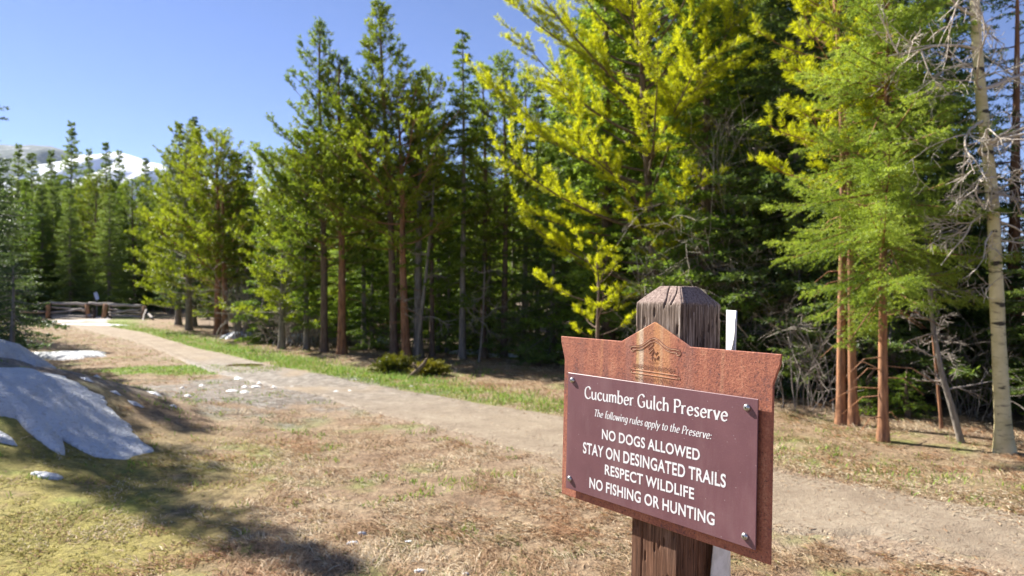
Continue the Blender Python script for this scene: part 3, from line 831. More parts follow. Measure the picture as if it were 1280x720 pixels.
# beyond the fence and to the left
cnt = 0; tries = 0
BG = [(88, 48, 154, 0), (65, 50, 190, 0), (112, 52, 188, 0), (133, 50, 181, 1), (148, 50, 190, 0), (182, 54, 200, 2), (22, 46, 182, 0), (40, 48, 190, 3), (118, 44, 222, 9), (168, 44, 228, 8), (150, 46, 235, 5)]
BGL = ["gaunt dark spruce with a spiky top rising above the far trees", "broad dark spruce beyond the left end of the fence", "slim dark spruce before the snowy mountain's left foot", "tall slim dark spruce before the snowy dome's left side", "shorter dark spruce before the middle of the snowy dome",
       "lone thin spruce tip before the snowy dome's right slope", "dark spruce under the blue ridge near the left edge", "slim spruce between the dark spruces under the blue ridge", "yellow green pine beyond the middle of the fence", "yellow green pine beyond the right end of the fence", "green spruce between the two yellow green pines beyond the fence"]
for (px, d, top, k), lb in zip(BG, BGL):
    x = (px - 640) / 900 * d; hh = top_h(top, d)
    nm, ms, nmt, bmt, h0 = KINDS_[k]
    sc = hh / h0; w = sc * (.62 if k != 9 and k != 8 else 1.15)
    place_tree(nm, ms, nmt, bmt, x, d, lb, nm.replace("_", " "), "trees beyond the fence", rng.uniform(0, 6.28), (w, w, sc)); used.append((x, d))
while cnt < 60 and tries < 20000:
    tries += 1
    y = rng.uniform(39, 62); a = rng.uniform(-.86, -.44); x = a * y
    if not ok(x, y, 1.7): continue
    px = 640 + 900 * a
    hh = top_h(np.interp(px, LIM[:, 0], LIM[:, 1]) + abs(rng.normal(0, 16)) + 6, y)
    nm, ms, nmt, bmt, h0 = KINDS_[rng.integers(5, 11) if rng.random() < .6 else rng.integers(0, 5)]
    sc = hh / h0; w = sc * rng.uniform(.75, 1.0)
    place_tree(nm, ms, nmt, bmt, x, y, "conifer in the dark stand of trees beyond the rail fence", nm.replace("_", " "), "conifers beyond the fence", rng.uniform(0, 6.28), (w, w, sc)); used.append((x, y)); cnt += 1

# ---- bare aspen on the right
def twig(mb, o, d, ln, r, lvl, rng, curl=.22, sides=4, droop=0.0):
    k = max(3, int(ln / .09)); k = min(k, 9)
    pts = [np.array(o, float)]; d = np.array(d, float)
    bend = rng.normal(0, curl, 3)
    for q in range(k):
        d = d + bend * .55 + rng.normal(0, curl * .6, 3) + np.array([0, 0, -droop]); d /= np.linalg.norm(d)
        pts.append(pts[-1] + d * ln / k)
    pts = np.array(pts)
    mb.tube(pts, np.linspace(r, max(.0022, r * .35), k + 1), sides if r > .008 else 3, False)
    if lvl > 0:
        for q in range(int(rng.integers(3, 5)) + (1 if lvl > 1 else 0)):
            f = rng.uniform(.25, 1.0) * k; a_ = min(int(f), k - 1)
            b0 = pts[a_]; bd = nrm(pts[a_ + 1] - pts[a_])
            nd = nrm(bd + rng.normal(0, .65, 3))
            twig(mb, b0, nd, ln * rng.uniform(.35, .62), r * .55, lvl - 1, rng, curl * 1.2, sides, droop)

Ma = Mat("aspen_bark"); v = Ma.coord("Object", (6, 6, 22)); v2 = Ma.coord("Object")
a = Ma.noise(v2, 5, 4); sc_ = Ma.noise(Ma.coord("Object", (5, 5, 13)), 1.0, 3, .5)
bl = Ma.noise(v2, 3.2, 2, .4)
c = Ma.ramp(a, [(.3, (.46, .40, .20)), (.7, (.68, .61, .36))])
c = Ma.mix(Ma.ramp(Ma.noise(v, 1.6, 4, .6), [(.58, 0.0), (.70, .75)]), c, (.15, .12, .09))
c = Ma.mix(Ma.ramp(sc_, [(.59, 0.0), (.65, .95)]), c, (.035, .03, .025))
Ma.base(c).rough(.8).bump(a, .01, .4)
def build_aspen():
    x0, y0 = gp(1257, 567)
    e = empty("aspen_tree", (x0, y0, H(x0, y0)), "bare leafless aspen with pale scarred trunk at the right edge", "aspen tree")
    pp = [(1257, 575), (1254, 500), (1249, 420), (1243, 330), (1240, 260), (1236, 200), (1229, 130), (1222, 60), (1217, 0), (1213, -90), (1210, -200), (1208, -330)]
    P = np.array([((px - 640) / 900 * y0 - x0, 0.02 * math.sin(i * 1.3), CZ + (360 - py) / 900 * y0 - H(x0, y0)) for i, (px, py) in enumerate(pp)])
    P[0, 2] = -.15
    mb = MB()
    t = np.linspace(0, 1, 50); Pi = np.stack([np.interp(t, np.linspace(0, 1, len(P)), P[:, i]) for i in range(3)], 1)
    rad = np.interp(t, [0, .03, .055, .3, .6, 1], [.125, .092, .070, .055, .047, .025])
    rad = rad * (1 + .12 * (vnoise(t * 22, t * 0, 3) - .5))
    mb.tube(Pi, rad, 14)
    mb.build("trunk", Ma.m, e, True)
    rng = np.random.default_rng(71)
    br = MB()
    hz = lambda py: CZ + (360 - py) / 900 * y0 - H(x0, y0)
    spec = [(62, (-.9, -.35, .1), .9, .016), (110, (-.9, -.5, -.1), 1.0, .014), (112, (.85, -.3, .55), .9, .022), (180, (.85, -.4, .5), .9, .024), (185, (.9, -.5, .3), .7, .018),
            (195, (-.95, -.4, .0), 1.15, .017), (215, (-.9, -.3, -.35), 1.0, .012), (150, (-.8, -.55, -.35), 1.1, .015), (235, (.7, -.6, -.5), .6, .014), (250, (-.5, -.7, -.4), .6, .012), (262, (-.9, -.3, -.2), .8, .012),
            (275, (.8, -.5, -.2), .6, .012), (285, (-.6, -.6, -.6), .55, .010), (300, (.9, -.35, -.3), .6, .010), (240, (.3, -.9, .3), .5, .011), (222, (-.3, -.9, -.5), .6, .012), (20, (-.8, -.4, .4), .9, .016), (-20, (.8, -.3, .6), 1.0, .018), (-60, (-.8, -.3, .6), 1.0, .016), (-120, (.6, .3, .8), .9, .014), (80, (-.6, .5, .2), .8, .013), (140, (.5, .7, .3), .8, .013), (355, (-.9, -.3, .1), .45, .008)]
    for py, d, ln, r in spec:
        z = hz(py); o = np.array([np.interp(z, P[:, 2], P[:, 0]), 0, z])
        twig(br, o, nrm(np.array(d)), ln, r, 3 if ln > .55 else 2, rng, .20, 5, .03)
    br.build("branches", B_PALE, e, True)
build_aspen()

def bare_stem(name, pxs, d, r, mat, label, cat, n=10, seed=1, ln=.5, lvl=2):
    x0 = (pxs[0][0] - 640) / 900 * d
    e = empty(name, (x0, d, H(x0, d)), label, cat)
    P = np.array([((px - 640) / 900 * d - x0, 0, CZ + (360 - py) / 900 * d - H(x0, d)) for px, py in pxs]); P[0, 2] = -.1
    t = np.linspace(0, 1, 20); Pi = np.stack([np.interp(t, np.linspace(0, 1, len(P)), P[:, i]) for i in range(3)], 1)
    MB().tube(Pi, np.linspace(r, r * .35, 20), 8).build("trunk", mat, e, True)
    rng = np.random.default_rng(seed); br = MB()
    for i in range(n):
        k = rng.integers(5, 19); az = rng.uniform(0, 6.28)
        twig(br, Pi[k], np.array([math.cos(az), math.sin(az), rng.uniform(-.4, .5)]), ln * rng.uniform(.6, 1.2), .010 * r / .03, lvl, rng, .2, 3)
    br.build("branches", B_DEAD, e, True)
bare_stem("dead_tree", [(1205, 556), (1190, 510), (1178, 470), (1166, 410), (1160, 340), (1155, 250)], 7.2, .035, B_GREY, "thin dead leaning tree with scaly grey bark between fir and aspen", "dead tree", 18, 3, .45)
bare_stem("dead_tree", [(1178, 530), (1172, 480), (1166, 420), (1164, 350), (1163, 300)], 7.9, .018, B_ORANGE, "slim reddish dead sapling behind the leaning dead tree", "dead tree", 12, 4, .4)
bare_stem("dead_tree", [(521, 448), (526, 400), (533, 340), (540, 270), (544, 200)], 15.6, .05, B_GREY, "pale leaning dead trunk among the pines right of the orange trunk", "dead tree", 14, 5, .7)
bare_stem("dead_tree", [(598, 452), (602, 425), (604, 395), (606, 330)], 15.0, .03, B_GREY, "short pale snag in the shade under the round topped pine", "dead tree", 10, 6, .6)
bare_stem("dead_tree", [(908, 470), (912, 380), (915, 300), (912, 200), (910, 120)], 11.9, .05, B_DEAD, "dead grey sapling tangled behind the signpost", "dead tree", 40, 7, .9)

def brush(px, py, wpx, hpx, n, seed, label, mat=B_DEAD, lvl=2, r=.012):
    x0, d = gp(px, py)
    e = empty("dead_shrub", (x0, d, H(x0, d)), label, "dead shrub", "leafless shrubs at the edge of the wood")
    rng = np.random.default_rng(seed); br = MB()
    w = wpx / 900 * d; hh = hpx / 900 * d
    for i in range(n):
        ox, oy = rng.normal(0, w * .28), rng.normal(0, w * .22)
        dr = nrm(np.array([rng.normal(0, .30), rng.normal(0, .30), 1]))
        twig(br, (ox, oy, -.05), dr, hh * rng.uniform(.5, 1.05), r * rng.uniform(.6, 1.2), lvl, rng, .12, 4)
    br.build("branches", mat, e, True)
brush(930, 478, 100, 245, 30, 11, "tall tangle of grey dead twigs right behind the signpost", mat=B_PALE, lvl=3, r=.012)
brush(872, 476, 80, 220, 24, 12, "grey dead twigs left behind the signpost under the fir", mat=B_PALE, lvl=3, r=.011)
brush(320, 424, 60, 90, 40, 13, "purplish grey willow brush by the snow heap at the verge", r=.018)
brush(365, 432, 54, 60, 30, 14, "low grey brush right of the willow brush under the low pine", r=.016)
brush(1015, 510, 70, 130, 14, 15, "sparse grey dead brush between the sign and the twin orange pines", lvl=2, r=.009)
brush(1215, 520, 60, 120, 14, 16, "grey dead brush just left of the aspen foot", lvl=2, r=.009)
brush(650, 446, 60, 110, 18, 17, "thin grey brush in the shade left of the sign", r=.011)

# ---- juniper, stick
def juniper(px, py, wpx, hpx, seed, label):
    x0, d = gp(px, py); rng = np.random.default_rng(seed)
    e = empty("juniper_shrub", (x0, d, H(x0, d)), label, "juniper shrub", "junipers at the verge")
    w = wpx / 900 * d; hh = hpx / 900 * d
    wood = MB(); P = []; T = []; L = []
    for i in range(70):
        az = rng.uniform(0, 6.28); el = rng.uniform(.15, 1.3); ln = w * .55 * rng.uniform(.5, 1.1) * math.cos(el) + hh * math.sin(el) * rng.uniform(.5, 1.0)
        dd = np.array([math.cos(az) * math.cos(el), math.sin(az) * math.cos(el) * .7, math.sin(el)])
        o = np.array([rng.normal(0, w * .12), rng.normal(0, w * .08), 0])
        wood.tube(np.array([o, o + dd * ln]), [.010, .004], 3, False)
        for q in range(9):
            s_ = rng.uniform(.3, 1)
            P.append(o + dd * ln * s_); T.append(nrm(dd + rng.normal(0, .45, 3))); L.append(rng.uniform(.08, .16))
    V, F = needle_geo(np.array(P), np.array(T), np.array(L), 12, .05, .016, (.3, 1.0), rng)
    wood.build("stems", B_BROWN, e); link("foliage", mesh_np("foliage", V, [F]), N_JUN, e)
juniper(492, 466, 46, 11, 1, "low yellow green juniper at the foot of the leaning orange trunk")
juniper(538, 469, 30, 8, 2, "darker low juniper right of the broken stick")
x0, d0 = gp(523, 472)
mb = MB(); P = np.array([(-.16, 0, -.03), (-.02, .02, .12), (.10, 0, .24), (.15, .03, .34)])
mb.tube(P, [.06, .045, .035, .015], 7); mb.tube(np.array([(-.02, .02, .12), (-.1, .03, .26)]), [.03, .012], 5)
o = mb.build("broken_stick", B_BROWN, None, True); o.location = (x0, d0, H(x0, d0))
tag(o, "pale broken stick leaning out of the verge between the junipers", "stick")

# ------------------------------------------------------------------ rail fence at the end of the trail
def fence():
    D = 36.5
    fx = lambda px: (px - 640) / 900 * D
    fz = lambda py, d=D: CZ + (360 - py) / 900 * d
    x0 = fx(120)
    e = empty("rail_fence", (x0, D, 0), "weathered split rail fence with orange cut posts across the end of the trail", "fence")
    Mf = bark_mat("weathered_rail", (.20, .17, .15), (.50, .44, .38)); Mc = bark_mat("cut_post", (.22, .10, .045), (.52, .28, .13)); Md = bark_mat("dark_post", (.035, .028, .022), (.10, .08, .065))
    rs = random.Random(4)
    def rail(pxa, pya, pxb, pyb, r=.055, dy=0.0, dyb=None):
        a = np.array((fx(pxa) - x0, dy, fz(pya))); b = np.array((fx(pxb) - x0, dy if dyb is None else dyb, fz(pyb)))
        t = np.linspace(0, 1, 7)[:, None]; pts = a * (1 - t) + b * t
        pts[1:-1] += np.array([[rs.uniform(-.02, .02), 0, rs.uniform(-.03, .03)] for _ in range(5)])
        MB().tube(pts, [r * rs.uniform(.85, 1.1) for _ in range(7)], 7).build("rail", Mf, e, True)
    def post(px, ty, by, r, mat, lean=0.0, dy=0.0):
        a = np.array((fx(px + lean) - x0, dy, -.2)); b = np.array((fx(px) - x0, dy, fz(ty)))
        MB().tube(np.array([a, (a + b) / 2, b]), [r * 1.05, r, r * .95], 8).build("post", mat, e, True)
    post(62.5, 377.5, 400, .10, Mc, -1, -.12); post(60.5, 380, 400, .08, Md, 0, .12)
    post(110.5, 380, 401, .10, Mc, 1.5, -.12); post(115, 385, 402, .08, Md, 1.5, .12)
    post(134, 380, 400, .12, Mc, -3.5, -.12); post(136.5, 381, 400, .08, Md, -.5, .12)
    post(177, 381, 402, .09, Mf, 1, .12); post(182.5, 382.5, 404, .10, Mc, -3, -.12)
    rail(63, 378.5, 112, 380.5, .075); rail(110, 379.5, 145, 380.8, .075, .05); rail(134, 381, 180, 382.5, .075)
    rail(64, 384, 111, 389, .05, .05); rail(64, 391, 110, 386, .05, -.05); rail(63, 395, 112, 395.5, .06)
    rail(136, 386, 178, 392, .05, .05); rail(136, 391, 178, 386.5, .05, -.05); rail(137, 394, 180, 396, .06)
    rail(112, 394.5, 117, 396, .10, -.15)
    rail(63, 378, 32, 386, .055, 0, -3.0); rail(62, 390, 25, 388, .05, 0, -3.0); rail(30, 385, 5, 384, .05, -3.0, -4.5)
    rail(184, 386, 214, 408, .05, -.1, -3.0); rail(184, 391, 216, 396, .06, .0, -2.0)
fence()
# small pale notice behind the fence
xn, dn = (121 - 640) / 900 * 39, 39.0
e = empty("notice_board", (xn, dn, 0), "tiny pale blue notice on a thin stake behind the fence", "notice")
MB().box((0, 0, .5), (.025, .025, .55)).build("stake", B_GREY, e)
Mn = Mat("pale_blue_paint"); Mn.base(Mn.ramp(Mn.noise(Mn.coord(), 9), [(.4, (.45, .52, .70)), (.6, (.62, .68, .82))])).rough(.6)
t_ = math.radians(18)
MB().box((0, -.035, 1.12), (.10, .008, .20), [(math.cos(t_), 0, math.sin(t_)), (0, 1, 0), (-math.sin(t_), 0, math.cos(t_))]).build("panel", Mn.m, e)

# ------------------------------------------------------------------ ground cover: straw, grass, chips
def blade_mesh(name, x, y, z, ln, wd, lean, az, col, mat, bend=.35):
    n = len(x)
    d0 = np.stack([np.cos(az) * np.sin(lean), np.sin(az) * np.sin(lean), np.cos(lean)], 1)
    l2 = np.clip(lean + bend, 0, 1.75)
    d1 = np.stack([np.cos(az) * np.sin(l2), np.sin(az) * np.sin(l2), np.cos(l2)], 1)
    rng = np.random.default_rng(3)
    sd = np.stack([-np.sin(az), np.cos(az), rng.normal(0, .5, n)], 1); sd = nrm(sd) * (wd * .5)[:, None]
    b = np.stack([x, y, z], 1); m = b + d0 * (ln * .5)[:, None]; t = m + d1 * (ln * .5)[:, None]
    m[:, 2] = np.maximum(m[:, 2], z + .004); t[:, 2] = np.maximum(t[:, 2], z + .003)
    V = np.stack([b - sd, b + sd, m + sd * .8, m - sd * .8, t], 1).reshape(-1, 3)
    k = np.arange(n)[:, None] * 5
    Q = k + np.array([[0, 1, 2, 3]]); Tt = k + np.array([[3, 2, 4]])
    return mesh_np(name, V, [Q, Tt], False, {"tint": np.repeat(col, 5, 0)})
Mg = Mat("grass_blade"); at = Mg.attr("tint"); Mg.base(at.outputs["Color"]).rough(.75)
tb = Mg.n.new("ShaderNodeBsdfTranslucent"); Mg.l.new(at.outputs["Color"], tb.inputs[0])
mx = Mg.n.new("ShaderNodeMixShader"); mx.inputs[0].default_value = .25
Mg.l.new(Mg.p.outputs[0], mx.inputs[1]); Mg.l.new(tb.outputs[0], mx.inputs[2]); Mg.l.new(mx.outputs[0], Mg.out.inputs[0])

def scatter(n, rmin, rmax, amin, amax, seed, pw=1.0):
    rng = np.random.default_rng(seed)
    u = rng.random(n) ** pw
    r = rmin * (rmax / rmin) ** u
    a = rng.uniform(amin, amax, n)
    y = r; x = a * r
    return x, y, rng

def straw():
    x, y, rng = scatter(460000, 2.9, 30, -.85, .85, 1, .95)
    q, sd = path_dist(x, y); fd = forest_depth(x, y)
    cl = fbm(x * 2.4, y * 2.4, 41); cl2 = fbm(x * 7, y * 7, 43)
    keep = (q > .05 + .9 * (cl - .5)) & (fd < .9) & (cl * .5 + cl2 * .5 + rng.normal(0, .05, len(x)) > .49)
    md = np.exp(-(((x + 3.7) / 2.2) ** 2 + ((y - 10.7) / 2.1) ** 2)); keep &= (md + .5 * (cl - .5) < .42) | (rng.random(len(x)) < .13)
    snow = (hgt(x, y) > .33) & (y > 5.7); keep &= ~snow
    x, y, cl, cl2 = x[keep], y[keep], cl[keep], cl2[keep]; n = len(x)
    moss = (1 - sstep(-2.9, -1.2, x + 2.2 * (cl - .5))) * (1 - sstep(6, 8, y))
    lean = rng.uniform(.9, 1.55, n); az = rng.uniform(0, 6.28, n) * .5 + 3.0 * vnoise(x * 1.5, y * 1.5, 55)
    ln = rng.uniform(.025, .080, n) * (.7 + .8 * cl) * (1 + y / 40) * (1 - .45 * moss); wd = rng.uniform(.0025, .0055, n) * (1 + y / 14)
    pal = np.array([(.57, .43, .27), (.49, .34, .20), (.42, .275, .155), (.66, .55, .38), (.44, .25, .13), (.28, .175, .10)])
    w = rng.random(n); pt = fbm(x * 3.1, y * 3.1, 83, 4) + rng.normal(0, .06, n); p2 = fbm(x * .8, y * .8, 87)
    ci = np.where(pt > .56, rng.integers(0, 2, n) * 3, np.where(pt > .46, rng.integers(0, 3, n), np.where(p2 > .5, 4, 2)))
    ci = np.where(rng.random(n) < .12, rng.integers(0, 6, n), ci)
    col = pal[ci] * rng.uniform(.75, 1.15, (n, 1))
    gm = (rng.random(n) < (.07 + .45 * (fbm(x * .9, y * .9, 61) > .60)) * .5)
    col[gm] = np.array([.15, .16, .035]) * rng.uniform(.7, 1.3, (gm.sum(), 1))
    mm = rng.random(n) < moss * .75
    col[mm] = np.array([.36, .315, .065]) * rng.uniform(.6, 1.25, (mm.sum(), 1))
    z = hgt(x, y) + .002
    return tag(link("dry_grass", blade_mesh("dry_grass", x, y, z, ln, wd, lean, az, col, Mg.m), Mg.m), "matted dry straw grass covering the meadow around the sign", "dry grass", kind="stuff")
straw()

def green():
    x, y, rng = scatter(360000, 4.5, 32, -.80, .80, 2, .75)
    q, sd = path_dist(x, y); fd = forest_depth(x, y)
    n1 = fbm(x * .9, y * .9, 21); n2 = fbm(x * 2.6, y * 2.6, 31)
    e = .5 * (n1 - .5) + .35 * (n2 - .5)
    w = np.interp(y, [5, 7, 9, 12, 20, 30], [.07, .13, .45, 1.0, 1.0, .9])
    g = ((sd > 0) & (q > -.05)) * sstep(-.05, .15, q + .5 * e) * (1 - sstep(.3, .8, fd + e * 1.6)) * w * (1 - sstep(.55, 1.5, q + 1.6 * e)) * sstep(.34, .52, n2 + .12)
    tong = np.exp(-(((x + 6.1) / 2.0) ** 2 + ((y - 13.6) / .8) ** 2))
    g = np.maximum(g, sstep(.3, .6, tong + .5 * (n2 - .5)))
    n3 = fbm(x * 4.5, y * 4.5, 71)
    g = np.maximum(g, .5 * sstep(.66, .74, n3) * (q > 0) * (fd < .2))
    keep = rng.random(len(x)) < g
    x, y = x[keep], y[keep]; n = len(x)
    ln = rng.uniform(.035, .11, n) * np.where((sd[keep] > 0) & (y > 9), 1.0, .55); wd = rng.uniform(.004, .008, n) * (1 + y / 20)
    pal = np.array([(.14, .27, .022), (.19, .32, .025), (.24, .31, .04), (.32, .30, .08), (.10, .19, .025)])
    col = pal[rng.integers(0, 5, n)] * rng.uniform(1.0, 1.5, (n, 1))
    me = blade_mesh("green_grass", x, y, hgt(x, y) + .002, ln, wd, rng.uniform(.1, .95, n), rng.uniform(0, 6.28, n), col, Mg.m)
    return tag(link("green_grass", me, Mg.m), "short bright green spring grass along the wood side of the trail", "grass", kind="stuff")
green()

def chips():
    x, y, rng = scatter(200000, 3.5, 18, -.75, .80, 6, .8)
    q, sd = path_dist(x, y); fd = forest_depth(x, y)
    p = np.where((sd > 0), np.exp(-((q - .18) / .35) ** 2) * np.interp(y, [8, 12], [1, .25]), .35 * np.exp(-((q) / .15) ** 2)); p = np.maximum(p, .30 * (fd > -.3) * (fd < 3)); p = np.maximum(p, .04 * (q < 0))
    keep = rng.random(len(x)) < p
    x, y = x[keep], y[keep]; n = len(x)
    pal = np.array([(.55, .44, .29), (.42, .29, .17), (.28, .17, .09), (.62, .53, .38), (.20, .12, .07)])
    col = pal[rng.integers(0, 5, n)] * rng.uniform(.75, 1.15, (n, 1))
    me = blade_mesh("bark_litter", x, y, hgt(x, y) + .02, rng.uniform(.015, .06, n), rng.uniform(.003, .009, n), rng.uniform(1.3, 1.57, n), rng.uniform(0, 6.28, n), col, Mg.m, .05)
    return tag(link("bark_litter", me, Mg.m), "pale bark chips and needles littered along the trail's wood side", "litter", kind="stuff")
chips()

# ------------------------------------------------------------------ the sign
U = Vector((0.6098, -0.7926, -0.0020)); VV = Vector((0.0227, 0.0149, 0.9996)); NN = Vector((-0.7923, -0.6096, 0.0271))
O = Vector((0.1234, 1.7320, 1.0563))
U0 = .279
base_pt = O + U * U0 - VV * (O.z + U.z * U0) / VV.z
Z0 = (O.z + U.z * U0) / VV.z          # local height of the sign's lower edge
sign = empty("trail_sign", (0, 0, 0), "rusty steel sign with purple brown rules panel on a weathered wooden post", "sign")
Mx = Matrix.Identity(4)
for i in range(3):
    Mx[i][0], Mx[i][1], Mx[i][2], Mx[i][3] = U[i], -NN[i], VV[i], base_pt[i]
sign.matrix_world = Mx
L_ = lambda u, v, n=0.0: (u - U0, -n, v + Z0)

# post
def build_post():
    xl, xr, yf, yb = .2147 - U0 - .001, .3428 - U0 + .001, .0065, .1365
    ztop_rim, zap = 1.519, 1.556
    per = 64
    zz = np.concatenate([np.linspace(-.25, .70, 30), np.linspace(.704, ztop_rim, 210), np.linspace(ztop_rim, zap, 13)[1:]])
    nz = len(zz)
    ins = np.clip((zz - ztop_rim) / (zap - ztop_rim), 0, 1) * .036
    ch = .004
    s = np.linspace(0, 1, per, endpoint=False)
    cx, cy = (xl + xr) / 2, (yf + yb) / 2
    hx, hy = (xr - xl) / 2, (yb - yf) / 2
    sq = []   # unit perimeter: front (left->right), right, back, left
    nr = []
    for f, (ax, ay, bx, by, nx_, ny_) in enumerate([(-1, -1, 1, -1, 0, -1), (1, -1, 1, 1, 1, 0), (1, 1, -1, 1, 0, 1), (-1, 1, -1, -1, -1, 0)]):
        for k in s:
            sq.append((ax + (bx - ax) * k, ay + (by - ay) * k)); nr.append((nx_, ny_))
    sq = np.array(sq); nr = np.array(nr, float)
    V = np.zeros((nz, 4 * per, 3))
    pidx = np.arange(4 * per) / per * .13      # metres round the perimeter
    rng = np.random.default_rng(9)
    fidx = np.arange(4 * per) % per / per
    for i, z in enumerate(zz):
        x = cx + sq[:, 0] * (hx - ins[i]); y = cy + sq[:, 1] * (hy - ins[i])
        V[i] = np.stack([x, y, np.full(4 * per, z)], 1)
    PI_, ZI = np.meshgrid(pidx, zz)
    # long grain grooves
    g = fbm(PI_ * 150, ZI * 3.0, 3, 3); g2 = fbm(PI_ * 420, ZI * 9.0, 4, 2)
    dsp = .0007 * (g - .5) * 2 + .0003 * (g2 - .5) * 2
    # deep checks that wander
    for k in range(12):
        c0 = rng.uniform(.004, .515); z1 = rng.uniform(.8, 1.5); hl = rng.uniform(.08, .45)
        wv = c0 + .003 * np.sin(ZI * rng.uniform(4, 9) + k) + .002 * (vnoise(ZI * 20, ZI * 0 + k, k) - .5)
        w = rng.uniform(.0009, .0016)
        dsp -= .010 * np.exp(-((PI_ - wv) / w) ** 2) * (1 - sstep(hl * .6, hl, np.abs(ZI - z1)))
    # rows of short incision slits
    for row in range(80):
        z1 = .70 + row * .0105; 
        for col in range(42):
            if (row * 5 + col * 3) % 8: continue
            c0 = (col + .5) / 42 * .52 + rng.normal(0, .0009)
            if rng.random() < .25: continue
            dsp -= .006 * np.exp(-((PI_ - c0) / .0014) ** 2) * np.exp(-((ZI - z1 - rng.normal(0, .002)) / .0085) ** 4)
    edge = np.minimum(fidx, 1 - fidx)
    dsp = dsp * np.where(ZI > ztop_rim, .7, 1)
    ed = -ch * np.exp(-(edge / .02) ** 2)
    V[:, :, 0] += nr[None, :, 0] * dsp; V[:, :, 1] += nr[None, :, 1] * dsp
    cxn = sq / np.maximum(np.abs(sq).max(1, keepdims=True), 1e-6)
    corner = ed * .7
    V[:, :, 0] += corner[None] * np.sign(sq[:, 0]) * (np.abs(sq[:, 0]) > .9); V[:, :, 1] += corner[None] * np.sign(sq[:, 1]) * (np.abs(sq[:, 1]) > .9)
    # sawn ends: small steps on the bevels
    top = ZI > ztop_rim + .001
    crk = 0
    for k in range(13):
        c0 = rng.uniform(.0, .52)
        crk = crk + .009 * np.exp(-((PI_ - c0 - .010 * np.sin(ZI * 60 + k)) / rng.uniform(.0011, .0022)) ** 2)
    V[:, :, 2] += np.where(ZI > ztop_rim - .001, .0022 * (fbm(PI_ * 90, ZI * 60, 8, 3) - .5) - crk, 0)
    rimf = np.exp(-((ZI - ztop_rim) / .0045) ** 2)
    V[:, :, 0] -= nr[None, :, 0] * rimf * .0012; V[:, :, 1] -= nr[None, :, 1] * rimf * .0012
    n4 = 4 * per
    i = np.arange(nz - 1)[:, None] * n4; j = np.arange(n4)[None]; k = (j + 1) % n4
    F = np.stack([i + j, i + k, i + n4 + k, i + n4 + j], -1).reshape(-1, 4)
    V = V.reshape(-1, 3)
    cap = (np.arange(n4) + (nz - 1) * n4)[None]
    ctr = V[cap[0]].mean(0)[None]; ci = len(V)
    V = np.concatenate([V, ctr])
    Ft = np.stack([cap[0], np.roll(cap[0], -1), np.full(n4, ci)], 1)
    me = mesh_np("post", V, [F, Ft], True)
    M = Mat("weathered_post_wood")
    v = M.coord("Object", (1, 1, .035)); v0 = M.coord("Object")
    gr = M.noise(v, 170, 5, .8); big = M.noise(M.coord("Object", (1, 1, .12)), 22, 4, .6)
    z = M.sepxyz(v0)[2]
    c = M.ramp(gr, [(.34, (.022, .014, .011)), (.47, (.11, .075, .055)), (.57, (.27, .205, .165)), (.68, (.60, .53, .47))])
    redc = M.ramp(gr, [(.32, (.03, .016, .010)), (.55, (.16, .075, .042)), (.75, (.33, .18, .11))])
    up_ = M.ramp(M.math('ADD', z, M.math('MULTIPLY', M.math('SUBTRACT', big, .5), .35)), [(.0, 0.0), (1.0, 1.0)])
    f = M.n.new("ShaderNodeMapRange"); M.l.new(M.math('ADD', z, M.math('MULTIPLY', M.math('SUBTRACT', big, .5), .3)), f.inputs[0]); f.inputs[1].default_value = 1.0; f.inputs[2].default_value = 1.35
    c = M.mix(f.outputs[0], redc, c)
    f2 = M.n.new("ShaderNodeMapRange"); M.l.new(z, f2.inputs[0]); f2.inputs[1].default_value = 1.515; f2.inputs[2].default_value = 1.523
    saw = M.noise(M.coord("Object", (1, 1, 1)), 260, 3, .7)
    topc = M.ramp(saw, [(.35, (.14, .09, .072)), (.6, (.36, .265, .225))])
    c = M.mix(M.math('MULTIPLY', f2.outputs[0], .8), c, topc)
    M.base(c).rough(.88).bump(M.math('ADD', gr, M.math('MULTIPLY', saw, M.math('MULTIPLY', f2.outputs[0], .8))), .0012, .8)
    return link("post", me, M.m, sign)
build_post()

def slab(outline, n0, n1, bev=.0012):
    """extruded outline in local sign coordinates with a small bevel on both faces"""
    P = np.array(outline, float); k = len(P)
    ctr = P.mean(0)
    T = nrm(np.roll(P, -1, 0) - np.roll(P, 1, 0)); Nn = np.stack([T[:, 1], -T[:, 0]], 1)
    inn = P - Nn * bev * 1.2
    rings = [(inn, n1), (P, n1 - bev), (P, n0 + bev), (inn, n0)]
    V = np.array([L_(u, v, n) for R, n in rings for u, v in R])
    F = []
    for r in range(3):
        a = np.arange(k) + r * k; b = np.roll(np.arange(k), -1) + r * k
        F.append(np.stack([a, a + k, b + k, b], 1))
    caps = [np.arange(k)[None], (np.arange(k) + 3 * k)[None, ::-1]]
    mb = MB(); mb.add(V, *F, *caps)
    return mb

HS = .377
e_ = .014
out = [(0, 0), (.56, 0), (.56, .3226), (.5735, .360), (.574, HS), (.374, HS), (.2803, .4232), (.186, HS), (-e_, HS), (-.0125, .360), (0, .3226)]
